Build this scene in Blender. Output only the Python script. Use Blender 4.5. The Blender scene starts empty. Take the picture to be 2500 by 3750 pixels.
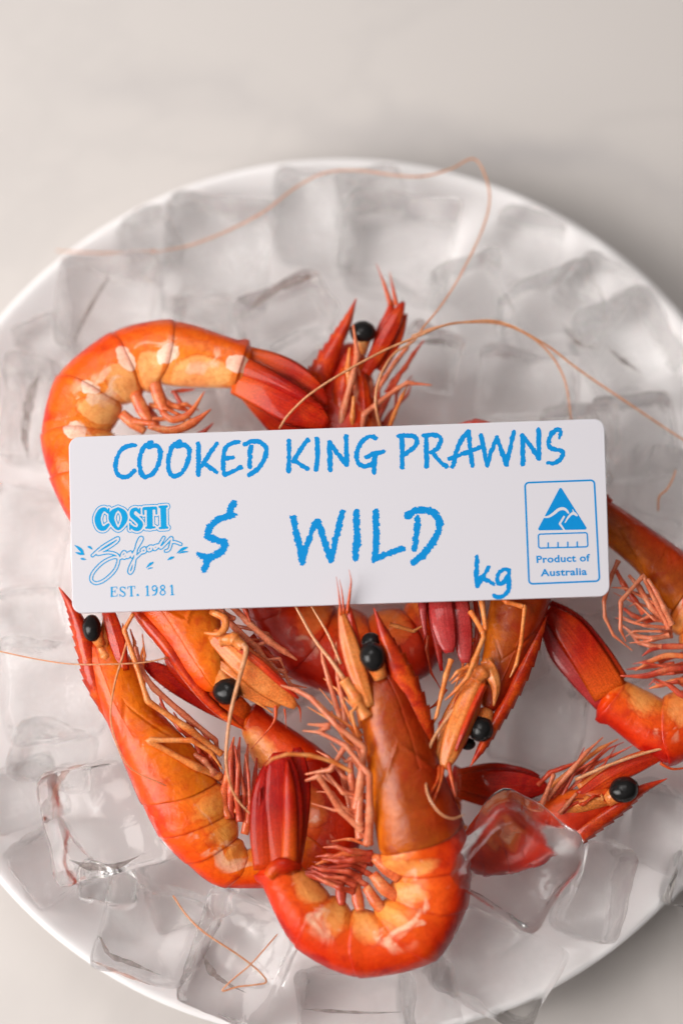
import bpy, bmesh, math, random
import numpy as np
from mathutils import Vector, Matrix, noise, Euler

random.seed(7)
SC = bpy.context.scene
COL = SC.collection
MM = 0.001                      # everything below is thought of in millimetres

# ------------------------------------------------------------------ camera
SIGN_TOP = 61.0                 # height of the price card's face above the table
LENS, SENS_H, DIST, ELEV = 85.0, 36.0, 678.0, math.radians(80)
TARGET = Vector((0, 0, SIGN_TOP))
CAM = TARGET + DIST * Vector((0, -math.cos(ELEV), math.sin(ELEV)))
cd = bpy.data.cameras.new('camera')
cam = bpy.data.objects.new('camera', cd)
COL.objects.link(cam)
cam.location = CAM * MM
cam.rotation_euler = (math.pi / 2 - ELEV, 0, 0)
cd.sensor_fit = 'VERTICAL'; cd.sensor_height = SENS_H; cd.sensor_width = 24; cd.lens = LENS
cd.clip_start = 0.02; cd.clip_end = 20
cd.dof.use_dof = True
cd.dof.focus_distance = (DIST + 3.0) * MM
cd.dof.aperture_fstop = 2.5
SC.camera = cam

# ------------------------------------------------------------------ light
w = bpy.data.worlds.new('World'); SC.world = w; w.use_nodes = True
wn = w.node_tree
tcw = wn.nodes.new('ShaderNodeTexCoord')
dpw = wn.nodes.new('ShaderNodeVectorMath'); dpw.operation = 'DOT_PRODUCT'; dpw.inputs[1].default_value = (-.55, .12, .82)
wn.links.new(tcw.outputs['Generated'], dpw.inputs[0])
rw = wn.nodes.new('ShaderNodeValToRGB'); wn.links.new(dpw.outputs['Value'], rw.inputs[0])
rw.color_ramp.elements[0].position = 0.0; rw.color_ramp.elements[0].color = (.10, .09, .085, 1)
rw.color_ramp.elements[1].position = .95; rw.color_ramp.elements[1].color = (1.0, .965, .94, 1)
wn.links.new(rw.outputs[0], wn.nodes['Background'].inputs[0])
wn.nodes['Background'].inputs[1].default_value = 0.33

def area(name, loc, target, sx, sy, power, color):
    l = bpy.data.lights.new(name, 'AREA'); l.shape = 'RECTANGLE'
    l.size = sx; l.size_y = sy; l.energy = power; l.color = color
    o = bpy.data.objects.new(name, l); COL.objects.link(o)
    o.location = loc
    o.rotation_euler = (Vector(target) - Vector(loc)).to_track_quat('-Z', 'Y').to_euler()
    return o
area('window_light', (-0.92, -0.22, 0.86), (0, 0, 0.04), 0.8, 1.0, 20.0, (1.0, 0.965, 0.935))
area('ceiling_light', (-0.3, 0.9, 1.5), (0, 0, 0.04), 0.8, 0.6, 6.0, (1.0, 0.975, 0.955))

SC.view_settings.view_transform = 'Standard'
SC.view_settings.look = 'None'
SC.view_settings.exposure = 0.15
SC.view_settings.gamma = 1.0
SC.cycles.use_denoising = True
SC.cycles.max_bounces = 32
SC.cycles.transmission_bounces = 28
SC.cycles.transparent_max_bounces = 32
SC.cycles.glossy_bounces = 6
SC.cycles.diffuse_bounces = 8
SC.cycles.caustics_refractive = True
SC.cycles.caustics_reflective = False
SC.cycles.blur_glossy = 0.6
SC.cycles.sample_clamp_indirect = 25.0

# ------------------------------------------------------------------ helpers
FR = dict(X=(0, 0, 2500 / 1568), A=(100, 1050, .7653), B=(1000, 900, .9566), C=(200, 2150, .6378),
          D=(850, 2050, .6803), E=(1500, 2100, .6378), F=(0, 2700, .8291), G=(0, 500, .8929),
          H=(900, 950, .5102), I=(150, 1100, .7015), J=(2000, 1750, .4677), K=(1600, 2600, .5740),
          L=(1450, 2150, .4145), T1=(400, 1540, .5102), T2=(1000, 1540, .5102), T3=(1600, 1540, .4082),
          T4=(250, 1800, .4464), T5=(1000, 1800, .4464), T6=(1680, 1720, .3699))
def pt(f, x, y):
    a = FR[f]
    return (a[0] + x * a[2], a[1] + y * a[2])
MPP = DIST * SENS_H / LENS / 3750.0        # mm per survey unit at the card
ROT = Euler((math.pi / 2 - ELEV, 0, 0)).to_matrix()
def at(p, z):
    """survey point (2500 x 3750 sheet) at height z mm -> world mm"""
    d = ROT @ Vector(((p[0] - 1250) / 3750 * SENS_H / LENS, -(p[1] - 1875) / 3750 * SENS_H / LENS, -1))
    t = (z - CAM.z) / d.z
    return CAM + d * t
UPV = Vector((0, -math.cos(ELEV), math.sin(ELEV)))

def tag(o, label=None, cat=None, group=None, kind=None):
    if label: o['label'] = label
    if cat: o['category'] = cat
    if group: o['group'] = group
    if kind: o['kind'] = kind
    return o
def empty(name, loc):
    o = bpy.data.objects.new(name, None); COL.objects.link(o); o.location = loc * MM
    o.empty_display_size = .01
    return o
def mesh_obj(name, verts, faces, mat, parent=None, uv=None, smooth=True, base=None):
    """verts in world mm; base: origin (mm) of the thing they belong to"""
    b = base if base is not None else Vector((0, 0, 0))
    me = bpy.data.meshes.new(name)
    me.from_pydata([((v[0] - b.x) * MM, (v[1] - b.y) * MM, (v[2] - b.z) * MM) for v in verts], [], faces)
    if uv is not None:
        l = me.uv_layers.new(name='UVMap')
        for lp in me.loops:
            l.data[lp.index].uv = uv[lp.vertex_index]
    me.polygons.foreach_set('use_smooth', [smooth] * len(me.polygons))
    me.materials.append(mat)
    me.update()
    o = bpy.data.objects.new(name, me); COL.objects.link(o)
    if parent is not None: o.parent = parent
    return o
def cr(pts, n, lin=0.0):
    """resample a list of Vectors by Catmull-Rom, n samples per span"""
    out = []
    m = len(pts)
    if m == 2: return [pts[0].lerp(pts[1], i / n) for i in range(n + 1)]
    for i in range(m - 1):
        p0 = pts[i - 1] if i > 0 else pts[0] * 2 - pts[1]
        p1, p2 = pts[i], pts[i + 1]
        p3 = pts[i + 2] if i + 2 < m else pts[i + 1] * 2 - pts[i]
        for k in range(n):
            t = k / n
            q = .5 * ((2 * p1) + (p2 - p0) * t + (2 * p0 - 5 * p1 + 4 * p2 - p3) * t * t + (3 * p1 - p0 - 3 * p2 + p3) * t ** 3)
            out.append(q.lerp(p1.lerp(p2, t), lin))
    out.append(pts[-1].copy())
    return out
def spl(vals, n):
    return [v.x for v in cr([Vector((x, 0, 0)) for x in vals], n)]
def lin(vals, m):
    """linear list of m values through vals"""
    return list(np.interp(np.linspace(0, 1, m), np.linspace(0, 1, len(vals)), vals))

def tube(P, W, T, up, seg=8, cap=True):
    """tube along P (Vectors), half-widths W, half-thicknesses T; returns verts, faces, uv"""
    V, F, U = [], [], []
    n = len(P)
    for i in range(n):
        tg = (P[min(i + 1, n - 1)] - P[max(i - 1, 0)])
        if tg.length < 1e-6: tg = Vector((1, 0, 0))
        tg.normalize()
        sd = tg.cross(up)
        if sd.length < 1e-4: sd = tg.cross(Vector((1, 0, 0)))
        sd.normalize(); nn = sd.cross(tg).normalized()
        for k in range(seg):
            a = 2 * math.pi * k / seg
            V.append(P[i] + sd * (W[i] * math.cos(a)) + nn * (T[i] * math.sin(a)))
            U.append((i / (n - 1), .5 + .5 * math.cos(a)))
    for i in range(n - 1):
        for k in range(seg):
            a, b = i * seg + k, i * seg + (k + 1) % seg
            F.append((a, b, b + seg, a + seg))
    if cap:
        F.append(tuple(reversed(range(seg)))); F.append(tuple(range((n - 1) * seg, n * seg)))
    return V, F, U

# ------------------------------------------------------------------ materials
def new_mat(name):
    m = bpy.data.materials.new(name); m.use_nodes = True
    nt = m.node_tree
    return m, nt, nt.nodes['Principled BSDF'], nt.nodes, nt.links
def setp(p, **k):
    for a, b in k.items():
        p.inputs[a.replace('_', ' ')].default_value = b
def ramp(nodes, stops, interp='LINEAR'):
    r = nodes.new('ShaderNodeValToRGB'); r.color_ramp.interpolation = interp
    e = r.color_ramp.elements
    while len(e) < len(stops): e.new(.5)
    for x, (pos, c) in zip(e, stops):
        x.position = pos; x.color = (*c, 1) if len(c) == 3 else c
    return r
def tex_noise(nt, scale, detail=3, rough=.55, vec=None, dist=0):
    n = nt.nodes.new('ShaderNodeTexNoise')
    n.inputs['Scale'].default_value = scale; n.inputs['Detail'].default_value = detail
    n.inputs['Roughness'].default_value = rough; n.inputs['Distortion'].default_value = dist
    if vec is not None: nt.links.new(vec, n.inputs['Vector'])
    return n
def math_node(nt, op, a, b=None, c=None, clamp=False):
    n = nt.nodes.new('ShaderNodeMath'); n.operation = op; n.use_clamp = clamp
    for i, x in enumerate((a, b, c)):
        if x is None: continue
        if hasattr(x, 'is_linked'): nt.links.new(x, n.inputs[i])
        else: n.inputs[i].default_value = x
    return n.outputs[0]
def mix_rgb(nt, fac, a, b, mode='MIX'):
    n = nt.nodes.new('ShaderNodeMix'); n.data_type = 'RGBA'; n.blend_type = mode
    for s, x in ((n.inputs[0], fac), (n.inputs[6], a), (n.inputs[7], b)):
        if hasattr(x, 'is_linked'): nt.links.new(x, s)
        elif isinstance(x, tuple): s.default_value = (*x, 1)
        else: s.default_value = x
    return n.outputs[2]
def bump(nt, h, strength, dist):
    b = nt.nodes.new('ShaderNodeBump'); b.inputs['Strength'].default_value = strength
    b.inputs['Distance'].default_value = dist
    nt.links.new(h, b.inputs['Height'])
    return b.outputs[0]

def shell_mat(name, dorsal, side, belly, patch=1.0, seed=0.0, red=(.50, .022, .006), pale=(.86, .36, .10), head=False):
    """cooked shell: pigment runs from the back (v=0) to the belly (v=1), blotched, with pale patches"""
    m, nt, p, N, L = new_mat(name)
    uv = N.new('ShaderNodeUVMap').outputs[0]
    sx = N.new('ShaderNodeSeparateXYZ'); L.new(uv, sx.inputs[0])
    u, v = sx.outputs[0], sx.outputs[1]
    co = N.new('ShaderNodeTexCoord').outputs['Object']
    mp = N.new('ShaderNodeMapping'); mp.inputs['Location'].default_value = (seed, seed * .7, 0)
    L.new(co, mp.inputs[0]); co = mp.outputs[0]
    n1 = tex_noise(nt, 95, 4, .6, co, .6)
    vv = math_node(nt, 'ADD', v, math_node(nt, 'MULTIPLY', math_node(nt, 'SUBTRACT', n1.outputs[0], .5), .75))
    mid = tuple(.55 * a + .45 * b for a, b in zip(dorsal, side))
    rp = ramp(N, [(0.0, red), (.10, dorsal), (.34, mid), (.58, side), (.92, belly)])
    L.new(vv, rp.inputs[0])
    col = rp.outputs[0]
    # red blotches
    n2 = tex_noise(nt, 170, 3, .55, co, .4)
    f = ramp(N, [(.56, (0, 0, 0)), (.70, (1, 1, 1))]); L.new(n2.outputs[0], f.inputs[0])
    col = mix_rgb(nt, math_node(nt, 'MULTIPLY', f.outputs[0], .55), col, red)
    # pale meat showing through on the flanks
    n3 = tex_noise(nt, 90, 3, .6, co, .8)
    g = ramp(N, [(.545, (0, 0, 0)), (.60, (1, 1, 1))] if patch >= 1 else [(.58, (0, 0, 0)), (.66, (1, 1, 1))]); L.new(n3.outputs[0], g.inputs[0])
    # each side flap: a pale lobe outlined in red
    fr0 = math_node(nt, 'FRACT', math_node(nt, 'ADD', u, .0001))
    ab = math_node(nt, 'GREATER_THAN', u, 1.0)
    ea = math_node(nt, 'POWER', math_node(nt, 'DIVIDE', math_node(nt, 'SUBTRACT', fr0, .52), .40), 2.0)
    eb = math_node(nt, 'POWER', math_node(nt, 'DIVIDE', math_node(nt, 'SUBTRACT', v, .80), .33), 2.0)
    el = math_node(nt, 'ADD', math_node(nt, 'ADD', ea, eb), math_node(nt, 'MULTIPLY', math_node(nt, 'SUBTRACT', n1.outputs[0], .5), 1.9 if patch >= 1 else 3.0))
    lobe = ramp(N, [(.62, (1, 1, 1)), (.90, (0, 0, 0))] if patch >= 1 else [(.30, (1, 1, 1)), (.98, (0, 0, 0))]); L.new(el, lobe.inputs[0])
    ringm = ramp(N, [(.70, (0, 0, 0)), (.92, (1, 1, 1)), (1.0, (.3, .3, .3))]); L.new(el, ringm.inputs[0])
    col = mix_rgb(nt, math_node(nt, 'MULTIPLY', math_node(nt, 'MULTIPLY', lobe.outputs[0], ab), .75 * min(patch, 1)), col, pale)
    col = mix_rgb(nt, math_node(nt, 'MULTIPLY', math_node(nt, 'MULTIPLY', math_node(nt, 'MULTIPLY', ringm.outputs[0], n3.outputs[0]), ab), .8), col, red)
    vm = ramp(N, [(.30, (0, 0, 0)), (.48, (1, 1, 1)), (.80, (1, 1, 1)), (.92, (.2, .2, .2))]); L.new(v, vm.inputs[0])
    col = mix_rgb(nt, math_node(nt, 'MULTIPLY', math_node(nt, 'MULTIPLY', g.outputs[0], vm.outputs[0]), .8 * patch), col, (.90, .62, .42))
    if patch >= 1:      # crisp white windows in the shell where two plates meet
        da = math_node(nt, 'PINGPONG', math_node(nt, 'ADD', u, .06), .5)
        q1 = math_node(nt, 'POWER', math_node(nt, 'DIVIDE', da, .17), 2.0)
        q2 = math_node(nt, 'POWER', math_node(nt, 'DIVIDE', math_node(nt, 'SUBTRACT', v, .54), .15), 2.0)
        qq = math_node(nt, 'ADD', math_node(nt, 'ADD', q1, q2), math_node(nt, 'MULTIPLY', math_node(nt, 'SUBTRACT', n3.outputs[0], .55), 5.0))
        wr = ramp(N, [(.55, (1, 1, 1)), (.80, (0, 0, 0))]); L.new(qq, wr.inputs[0])
        col = mix_rgb(nt, math_node(nt, 'MULTIPLY', math_node(nt, 'MULTIPLY', wr.outputs[0], ab), .9), col, (.93, .74, .58))
    # red rim at the back edge of each plate
    fr = math_node(nt, 'FRACT', math_node(nt, 'ADD', u, .0001))
    e = ramp(N, [(.0, (.6, .6, .6)), (.07, (0, 0, 0)), (.90, (0, 0, 0)), (.97, (1, 1, 1))]); L.new(fr, e.inputs[0])
    col = mix_rgb(nt, math_node(nt, 'MULTIPLY', math_node(nt, 'MULTIPLY', e.outputs[0], n2.outputs[0]), .75), col, red)
    # brownish smudges
    n5 = tex_noise(nt, 48, 4, .6, co, 1.0)
    sm_ = ramp(N, [(.40, (1, 1, 1)), (.62, (.82, .66, .55) if head else (.98, .74, .68))]); L.new(n5.outputs[0], sm_.inputs[0])
    col = mix_rgb(nt, 1.0, col, sm_.outputs[0], 'MULTIPLY')
    # fine speckle
    n4 = tex_noise(nt, 800, 4, .75, co)
    h = ramp(N, [(.34, (.88, .78, .74)), (.52, (1, 1, 1)), (.66, (1.04, 1.08, 1.12))]); L.new(n4.outputs[0], h.inputs[0])
    col = mix_rgb(nt, 1.0, col, h.outputs[0], 'MULTIPLY')
    L.new(col, p.inputs['Base Color'])
    setp(p, Roughness=.36, IOR=1.36, Specular_IOR_Level=.25, Coat_Weight=.65, Coat_Roughness=.05, Coat_IOR=1.36)
    p.inputs['Subsurface Weight'].default_value = .22
    p.inputs['Subsurface Radius'].default_value = (1.0, .4, .15)
    p.inputs['Subsurface Scale'].default_value = .0022
    nb = tex_noise(nt, 520, 3, .6, co)
    nw = tex_noise(nt, 130, 4, .6, co, 1.2)
    hh = math_node(nt, 'ADD', math_node(nt, 'MULTIPLY', nb.outputs[0], .25), nw.outputs[0])
    if head:
        # cervical groove and side ridges
        av = math_node(nt, 'ABSOLUTE', math_node(nt, 'SUBTRACT', v, .52))
        gx = math_node(nt, 'SUBTRACT', u, math_node(nt, 'ADD', math_node(nt, 'MULTIPLY', av, .55), math_node(nt, 'ADD', .36, math_node(nt, 'MULTIPLY', nb.outputs[0], .03))))
        gr = math_node(nt, 'POWER', 2.718, math_node(nt, 'MULTIPLY', math_node(nt, 'POWER', math_node(nt, 'DIVIDE', gx, .022), 2.0), -1.0))
        rx = math_node(nt, 'SUBTRACT', v, math_node(nt, 'ADD', .30, math_node(nt, 'MULTIPLY', nw.outputs[0], .06)))
        rg = math_node(nt, 'MULTIPLY', math_node(nt, 'POWER', 2.718, math_node(nt, 'MULTIPLY', math_node(nt, 'POWER', math_node(nt, 'DIVIDE', rx, .02), 2.0), -1.0)), math_node(nt, 'LESS_THAN', u, .55))
        hh = math_node(nt, 'ADD', hh, math_node(nt, 'SUBTRACT', math_node(nt, 'MULTIPLY', rg, .35), math_node(nt, 'MULTIPLY', gr, .8)))
    L.new(bump(nt, hh, .45, .0011), p.inputs['Normal'])
    nf = tex_noise(nt, 300, 5, .68, co, .8)
    cbp = N.new('ShaderNodeBump'); cbp.inputs['Strength'].default_value = .30; cbp.inputs['Distance'].default_value = .0010
    L.new(math_node(nt, 'ADD', nf.outputs[0], math_node(nt, 'MULTIPLY', hh, .6)), cbp.inputs['Height'])
    L.new(cbp.outputs[0], p.inputs['Coat Normal'])
    return m
def limb_mat(name, c1, c2, c3, scale=300, rough=.33, stripes=0.0, edge=None, root=None, spec=.3):
    m, nt, p, N, L = new_mat(name)
    uv = N.new('ShaderNodeUVMap').outputs[0]
    sx = N.new('ShaderNodeSeparateXYZ'); L.new(uv, sx.inputs[0])
    co = N.new('ShaderNodeTexCoord').outputs['Object']
    n1 = tex_noise(nt, scale, 4, .6, co, .5)
    rp = ramp(N, [(.30, c1), (.50, c2), (.70, c3)]); L.new(n1.outputs[0], rp.inputs[0])
    col = rp.outputs[0]
    n4 = tex_noise(nt, 2200, 2, .6, co)
    h = ramp(N, [(.35, (.75, .70, .70)), (.62, (1.1, 1.1, 1.1))]); L.new(n4.outputs[0], h.inputs[0])
    hgt = n1.outputs[0]
    if stripes:
        cb = N.new('ShaderNodeCombineXYZ'); L.new(math_node(nt, 'MULTIPLY', sx.outputs[0], .9), cb.inputs[0])
        L.new(math_node(nt, 'MULTIPLY', sx.outputs[1], 11.0), cb.inputs[1])
        ob = N.new('ShaderNodeObjectInfo'); L.new(ob.outputs['Random'], cb.inputs[2])
        n2 = tex_noise(nt, stripes, 3, .6, cb.outputs[0], .3)
        s = ramp(N, [(.36, (0, 0, 0)), (.60, (1, 1, 1))]); L.new(n2.outputs[0], s.inputs[0])
        col = mix_rgb(nt, math_node(nt, 'MULTIPLY', s.outputs[0], .6), col, c1)
        hgt = n2.outputs[0]
    if root:
        rt = ramp(N, [(.02, (1, 1, 1)), (.42, (0, 0, 0))]); L.new(math_node(nt, 'ADD', sx.outputs[0], math_node(nt, 'MULTIPLY', math_node(nt, 'SUBTRACT', n1.outputs[0], .5), .4)), rt.inputs[0])
        col = mix_rgb(nt, math_node(nt, 'MULTIPLY', rt.outputs[0], .8), col, root)
    if edge:
        s = ramp(N, [(.0, (1, 1, 1)), (.16, (0, 0, 0))]); L.new(sx.outputs[1], s.inputs[0])
        col = mix_rgb(nt, math_node(nt, 'MULTIPLY', s.outputs[0], .8), col, edge)
    col = mix_rgb(nt, 1.0, col, h.outputs[0], 'MULTIPLY')
    L.new(col, p.inputs['Base Color'])
    setp(p, Roughness=rough, IOR=1.38, Coat_Weight=.38, Coat_Roughness=.05)
    p.inputs['Subsurface Weight'].default_value = .15
    p.inputs['Subsurface Radius'].default_value = (1.0, .4, .2)
    p.inputs['Subsurface Scale'].default_value = .001
    L.new(bump(nt, hgt, .4, .0005), p.inputs['Normal'])
    p.inputs['Specular IOR Level'].default_value = spec
    if spec < .2: p.inputs['Coat Weight'].default_value = .2
    return m

M = {}
M['orange'] = shell_mat('orange_shell', (.86, .112, .002), (.90, .265, .013), (.90, .40, .10), 1.0, 0, (.64, .024, .002), (.93, .50, .18))
M['orange_b'] = shell_mat('amber_shell', (.85, .068, .002), (.90, .195, .007), (.90, .35, .05), .8, .31, (.60, .020, .002), (.90, .42, .10))
M['red_orange'] = shell_mat('red_orange_shell', (.70, .034, .0015), (.85, .105, .003), (.89, .30, .045), .95, .57, (.46, .008, .002), (.90, .40, .11))
M['deep'] = shell_mat('deep_red_shell', (.52, .015, .001), (.68, .042, .002), (.78, .14, .015), .7, .83, (.34, .005, .0015), (.84, .26, .06))
M['head_orange'] = shell_mat('orange_carapace', (.82, .070, .002), (.88, .20, .006), (.88, .33, .035), .14, .2, (.60, .022, .002), head=True)
M['head_amber'] = shell_mat('amber_carapace', (.82, .065, .002), (.86, .185, .005), (.84, .25, .012), .12, .45, (.60, .022, .002), head=True)
M['head_brown'] = shell_mat('brown_carapace', (.44, .028, .0015), (.36, .062, .002), (.68, .17, .008), .03, .66, (.32, .009, .0015), head=True)
M['rostrum'] = limb_mat('red_rostrum', (.36, .010, .003), (.56, .034, .003), (.74, .10, .006), 200)
M['leg'] = limb_mat('pink_orange_leg', (.60, .13, .055), (.70, .20, .095), (.74, .29, .15), 260)
M['leg_orange'] = limb_mat('orange_leg', (.70, .15, .025), (.78, .24, .055), (.80, .35, .12), 240)
M['leg_red'] = limb_mat('red_leg', (.42, .025, .008), (.58, .065, .02), (.66, .13, .05), 240)
M['swim'] = limb_mat('red_swimmeret', (.38, .025, .012), (.56, .075, .032), (.70, .19, .08), 180)
M['swim_orange'] = limb_mat('orange_swimmeret', (.58, .075, .02), (.72, .16, .045), (.80, .30, .11), 260)
M['tail'] = limb_mat('dark_red_tail', (.28, .004, .004), (.46, .012, .005), (.60, .036, .006), 160, .3, 1.6, root=(.60, .06, .006), spec=.12)
M['tail_orange'] = limb_mat('orange_red_tail', (.38, .008, .003), (.54, .024, .003), (.68, .06, .005), 160, .3, 1.6, root=(.74, .12, .010), spec=.12)
M['tail_pink'] = limb_mat('pink_red_tail', (.40, .018, .018), (.48, .040, .038), (.54, .08, .07), 160, .26, 1.6)
M['scale'] = limb_mat('peach_scale', (.70, .14, .02), (.78, .25, .05), (.80, .34, .10), 160, .35, 1.6, (.62, .04, .004))
M['scale_red'] = limb_mat('red_scale', (.44, .013, .003), (.60, .038, .004), (.72, .10, .008), 160, .28, 1.2)
M['feeler'] = limb_mat('orange_feeler', (.60, .22, .08), (.66, .30, .14), (.74, .40, .22), 500)
M['feeler_red'] = limb_mat('red_feeler', (.52, .04, .007), (.62, .08, .012), (.70, .15, .03), 500)
m, nt, p, N, L = new_mat('black_eye'); M['eye'] = m
p.inputs['Base Color'].default_value = (.012, .011, .011, 1); setp(p, Roughness=.09, IOR=1.36)
n = tex_noise(nt, 500, 2); L.new(bump(nt, n.outputs[0], .08, .0005), p.inputs['Normal'])

m, nt, p, N, L = new_mat('white_card'); M['card'] = m
p.inputs['Base Color'].default_value = (.63, .612, .655, 1); setp(p, Roughness=.34)
n = tex_noise(nt, 260, 3); L.new(bump(nt, n.outputs[0], .05, .0004), p.inputs['Normal'])
def ink_mat(name, c1, c2):
    m, nt, p, N, L = new_mat(name)
    co = N.new('ShaderNodeTexCoord').outputs['Object']
    n = tex_noise(nt, 900, 3, .6, co)
    L.new(mix_rgb(nt, n.outputs[0], c1, c2), p.inputs['Base Color']); setp(p, Roughness=.5, IOR=1.25)
    return m
M['ink'] = ink_mat('blue_ink', (.0, .215, .56), (.0, .26, .63))
M['ink_light'] = ink_mat('light_blue_ink', (.0, .28, .60), (.0, .34, .68))

m, nt, p, N, L = new_mat('white_ceramic'); M['plate'] = m
p.inputs['Base Color'].default_value = (.86, .835, .835, 1); setp(p, Roughness=.22, Coat_Weight=.3, Coat_Roughness=.1)

m, nt, p, N, L = new_mat('pale_marble'); M['table'] = m
co = N.new('ShaderNodeTexCoord').outputs['Object']
n1 = tex_noise(nt, 3.2, 5, .6, co, 1.6)
v1 = ramp(N, [(.465, (0, 0, 0)), (.5, (1, 1, 1)), (.535, (0, 0, 0))]); L.new(n1.outputs[0], v1.inputs[0])
n2 = tex_noise(nt, 5, 4, .6, co)
base = mix_rgb(nt, n2.outputs[0], (.56, .522, .498), (.59, .552, .528))
sxy = N.new('ShaderNodeSeparateXYZ'); L.new(co, sxy.inputs[0])
nv = tex_noise(nt, 14, 4, .55, co)
dv = math_node(nt, 'ADD', math_node(nt, 'SUBTRACT', sxy.outputs[1], .150), math_node(nt, 'MULTIPLY', math_node(nt, 'ADD', sxy.outputs[0], .075), .22))
dv = math_node(nt, 'ABSOLUTE', math_node(nt, 'ADD', dv, math_node(nt, 'MULTIPLY', math_node(nt, 'SUBTRACT', nv.outputs[0], .5), .06)))
vr = ramp(N, [(.0, (1, 1, 1)), (.011, (0, 0, 0))]); L.new(dv, vr.inputs[0])
nf = tex_noise(nt, 9, 2, .5, co); fr_ = ramp(N, [(.42, (0, 0, 0)), (.6, (1, 1, 1))]); L.new(nf.outputs[0], fr_.inputs[0])
base = mix_rgb(nt, math_node(nt, 'MULTIPLY', math_node(nt, 'MULTIPLY', vr.outputs[0], fr_.outputs[0]), .45), base, (.36, .34, .35))
L.new(mix_rgb(nt, math_node(nt, 'MULTIPLY', v1.outputs[0], .10), base, (.36, .34, .34)), p.inputs['Base Color'])
setp(p, Roughness=.42)

def ice_mat(name, cloud, through, rough=.05, wav=.45):
    """refracting ice with frosty inclusions; 'through' is the share of light that passes straight on"""
    m, nt, p, N, L = new_mat(name)
    co = N.new('ShaderNodeTexCoord').outputs['Object']
    ob = N.new('ShaderNodeObjectInfo')
    mp = N.new('ShaderNodeMapping'); L.new(co, mp.inputs[0])
    cb = N.new('ShaderNodeCombineXYZ'); L.new(ob.outputs['Random'], cb.inputs[0]); L.new(ob.outputs['Random'], cb.inputs[1])
    L.new(cb.outputs[0], mp.inputs['Location']); co = mp.outputs[0]
    setp(p, Roughness=rough, IOR=1.31)
    p.inputs['Base Color'].default_value = (1, .992, .988, 1)
    n = tex_noise(nt, 120, 4, .55, co, .4)
    nrm = bump(nt, n.outputs[0], wav, .0022); L.new(nrm, p.inputs['Normal'])
    nc = tex_noise(nt, 85, 5, .65, co, .8)
    f = ramp(N, [(.44, (0, 0, 0)), (.72, (1, 1, 1))]); L.new(nc.outputs[0], f.inputs[0])
    tr = math_node(nt, 'SUBTRACT', 1.0, math_node(nt, 'MULTIPLY', f.outputs[0], cloud))
    L.new(tr, p.inputs['Transmission Weight'])
    tb = N.new('ShaderNodeBsdfTransparent')
    mx = N.new('ShaderNodeMixShader'); mx.inputs[0].default_value = through
    L.new(p.outputs[0], mx.inputs[1]); L.new(tb.outputs[0], mx.inputs[2])
    L.new(mx.outputs[0], N['Material Output'].inputs['Surface'])
    return m
M['ice'] = ice_mat('clear_ice', .09, .40, .008, .36)
M['ice_cloud'] = ice_mat('cloudy_ice', .24, .42, .02, .45)
M['ice_clear'] = ice_mat('very_clear_ice', .0, .0, .0, .12)

# ------------------------------------------------------------------ setting: table top, plate
def grid_sheet(name, x0, x1, y0, y1, z, mat):
    o = mesh_obj(name, [(x0, y0, z), (x1, y0, z), (x1, y1, z), (x0, y1, z)], [(0, 1, 2, 3)], mat, smooth=False)
    return tag(o, kind='structure')
grid_sheet('table_top', -900, 900, -900, 900, 0, M['table'])

RIM_Z = 24.0
pl = at(pt('X', -2 * 1568, 1374), RIM_Z)
top, bot = at(pt('X', 785, 362), RIM_Z), at(pt('X', 785, 2392), RIM_Z)
PC = (top + bot) / 2; PR = (top - bot).length / 2
PLATE = Vector((PC.x, PC.y, 0))
prof = [(0, 8.5), (PR * .5, 8.6), (PR * .70, 9.4), (PR * .80, 11.6), (PR * .88, 15.6), (PR * .93, 19.4), (PR * .965, 22.4),
        (PR * .985, 23.8), (PR * .996, 23.7), (PR, 22.8), (PR * .994, 21.4), (PR * .96, 17.5), (PR * .90, 11.0), (PR * .84, 5.5), (PR * .76, 3.0),
        (PR * .66, 2.2), (PR * .64, .3), (PR * .60, .3), (PR * .58, 2.2), (0, 2.4)]
def lathe(name, prof, c, mat, n=160, parent=None):
    P = cr([Vector((r, z, 0)) for r, z in prof], 4)
    V, F = [], []
    for q in P:
        for k in range(n):
            a = 2 * math.pi * k / n
            V.append((c.x + max(q.x, .01) * math.cos(a), c.y + max(q.x, .01) * math.sin(a), c.z + q.y))
    for i in range(len(P) - 1):
        for k in range(n):
            a, b = i * n + k, i * n + (k + 1) % n
            F.append((a, a + n, b + n, b)[::-1])
    return mesh_obj(name, V, F, mat, parent, base=c)
plate = lathe('plate', prof, PLATE, M['plate'])
plate.location = PLATE * MM
tag(plate, 'round white ceramic plate with raised rim holding the ice and prawns', 'plate')

# ------------------------------------------------------------------ prawn builder
def P2(L_):
    """('F', (x,y), (x,y), ...) -> list of survey points"""
    return [pt(L_[0], *q) for q in L_[1:]]
def ksc(f): return FR[f][2] * MPP          # frame unit -> mm at card height

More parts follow.
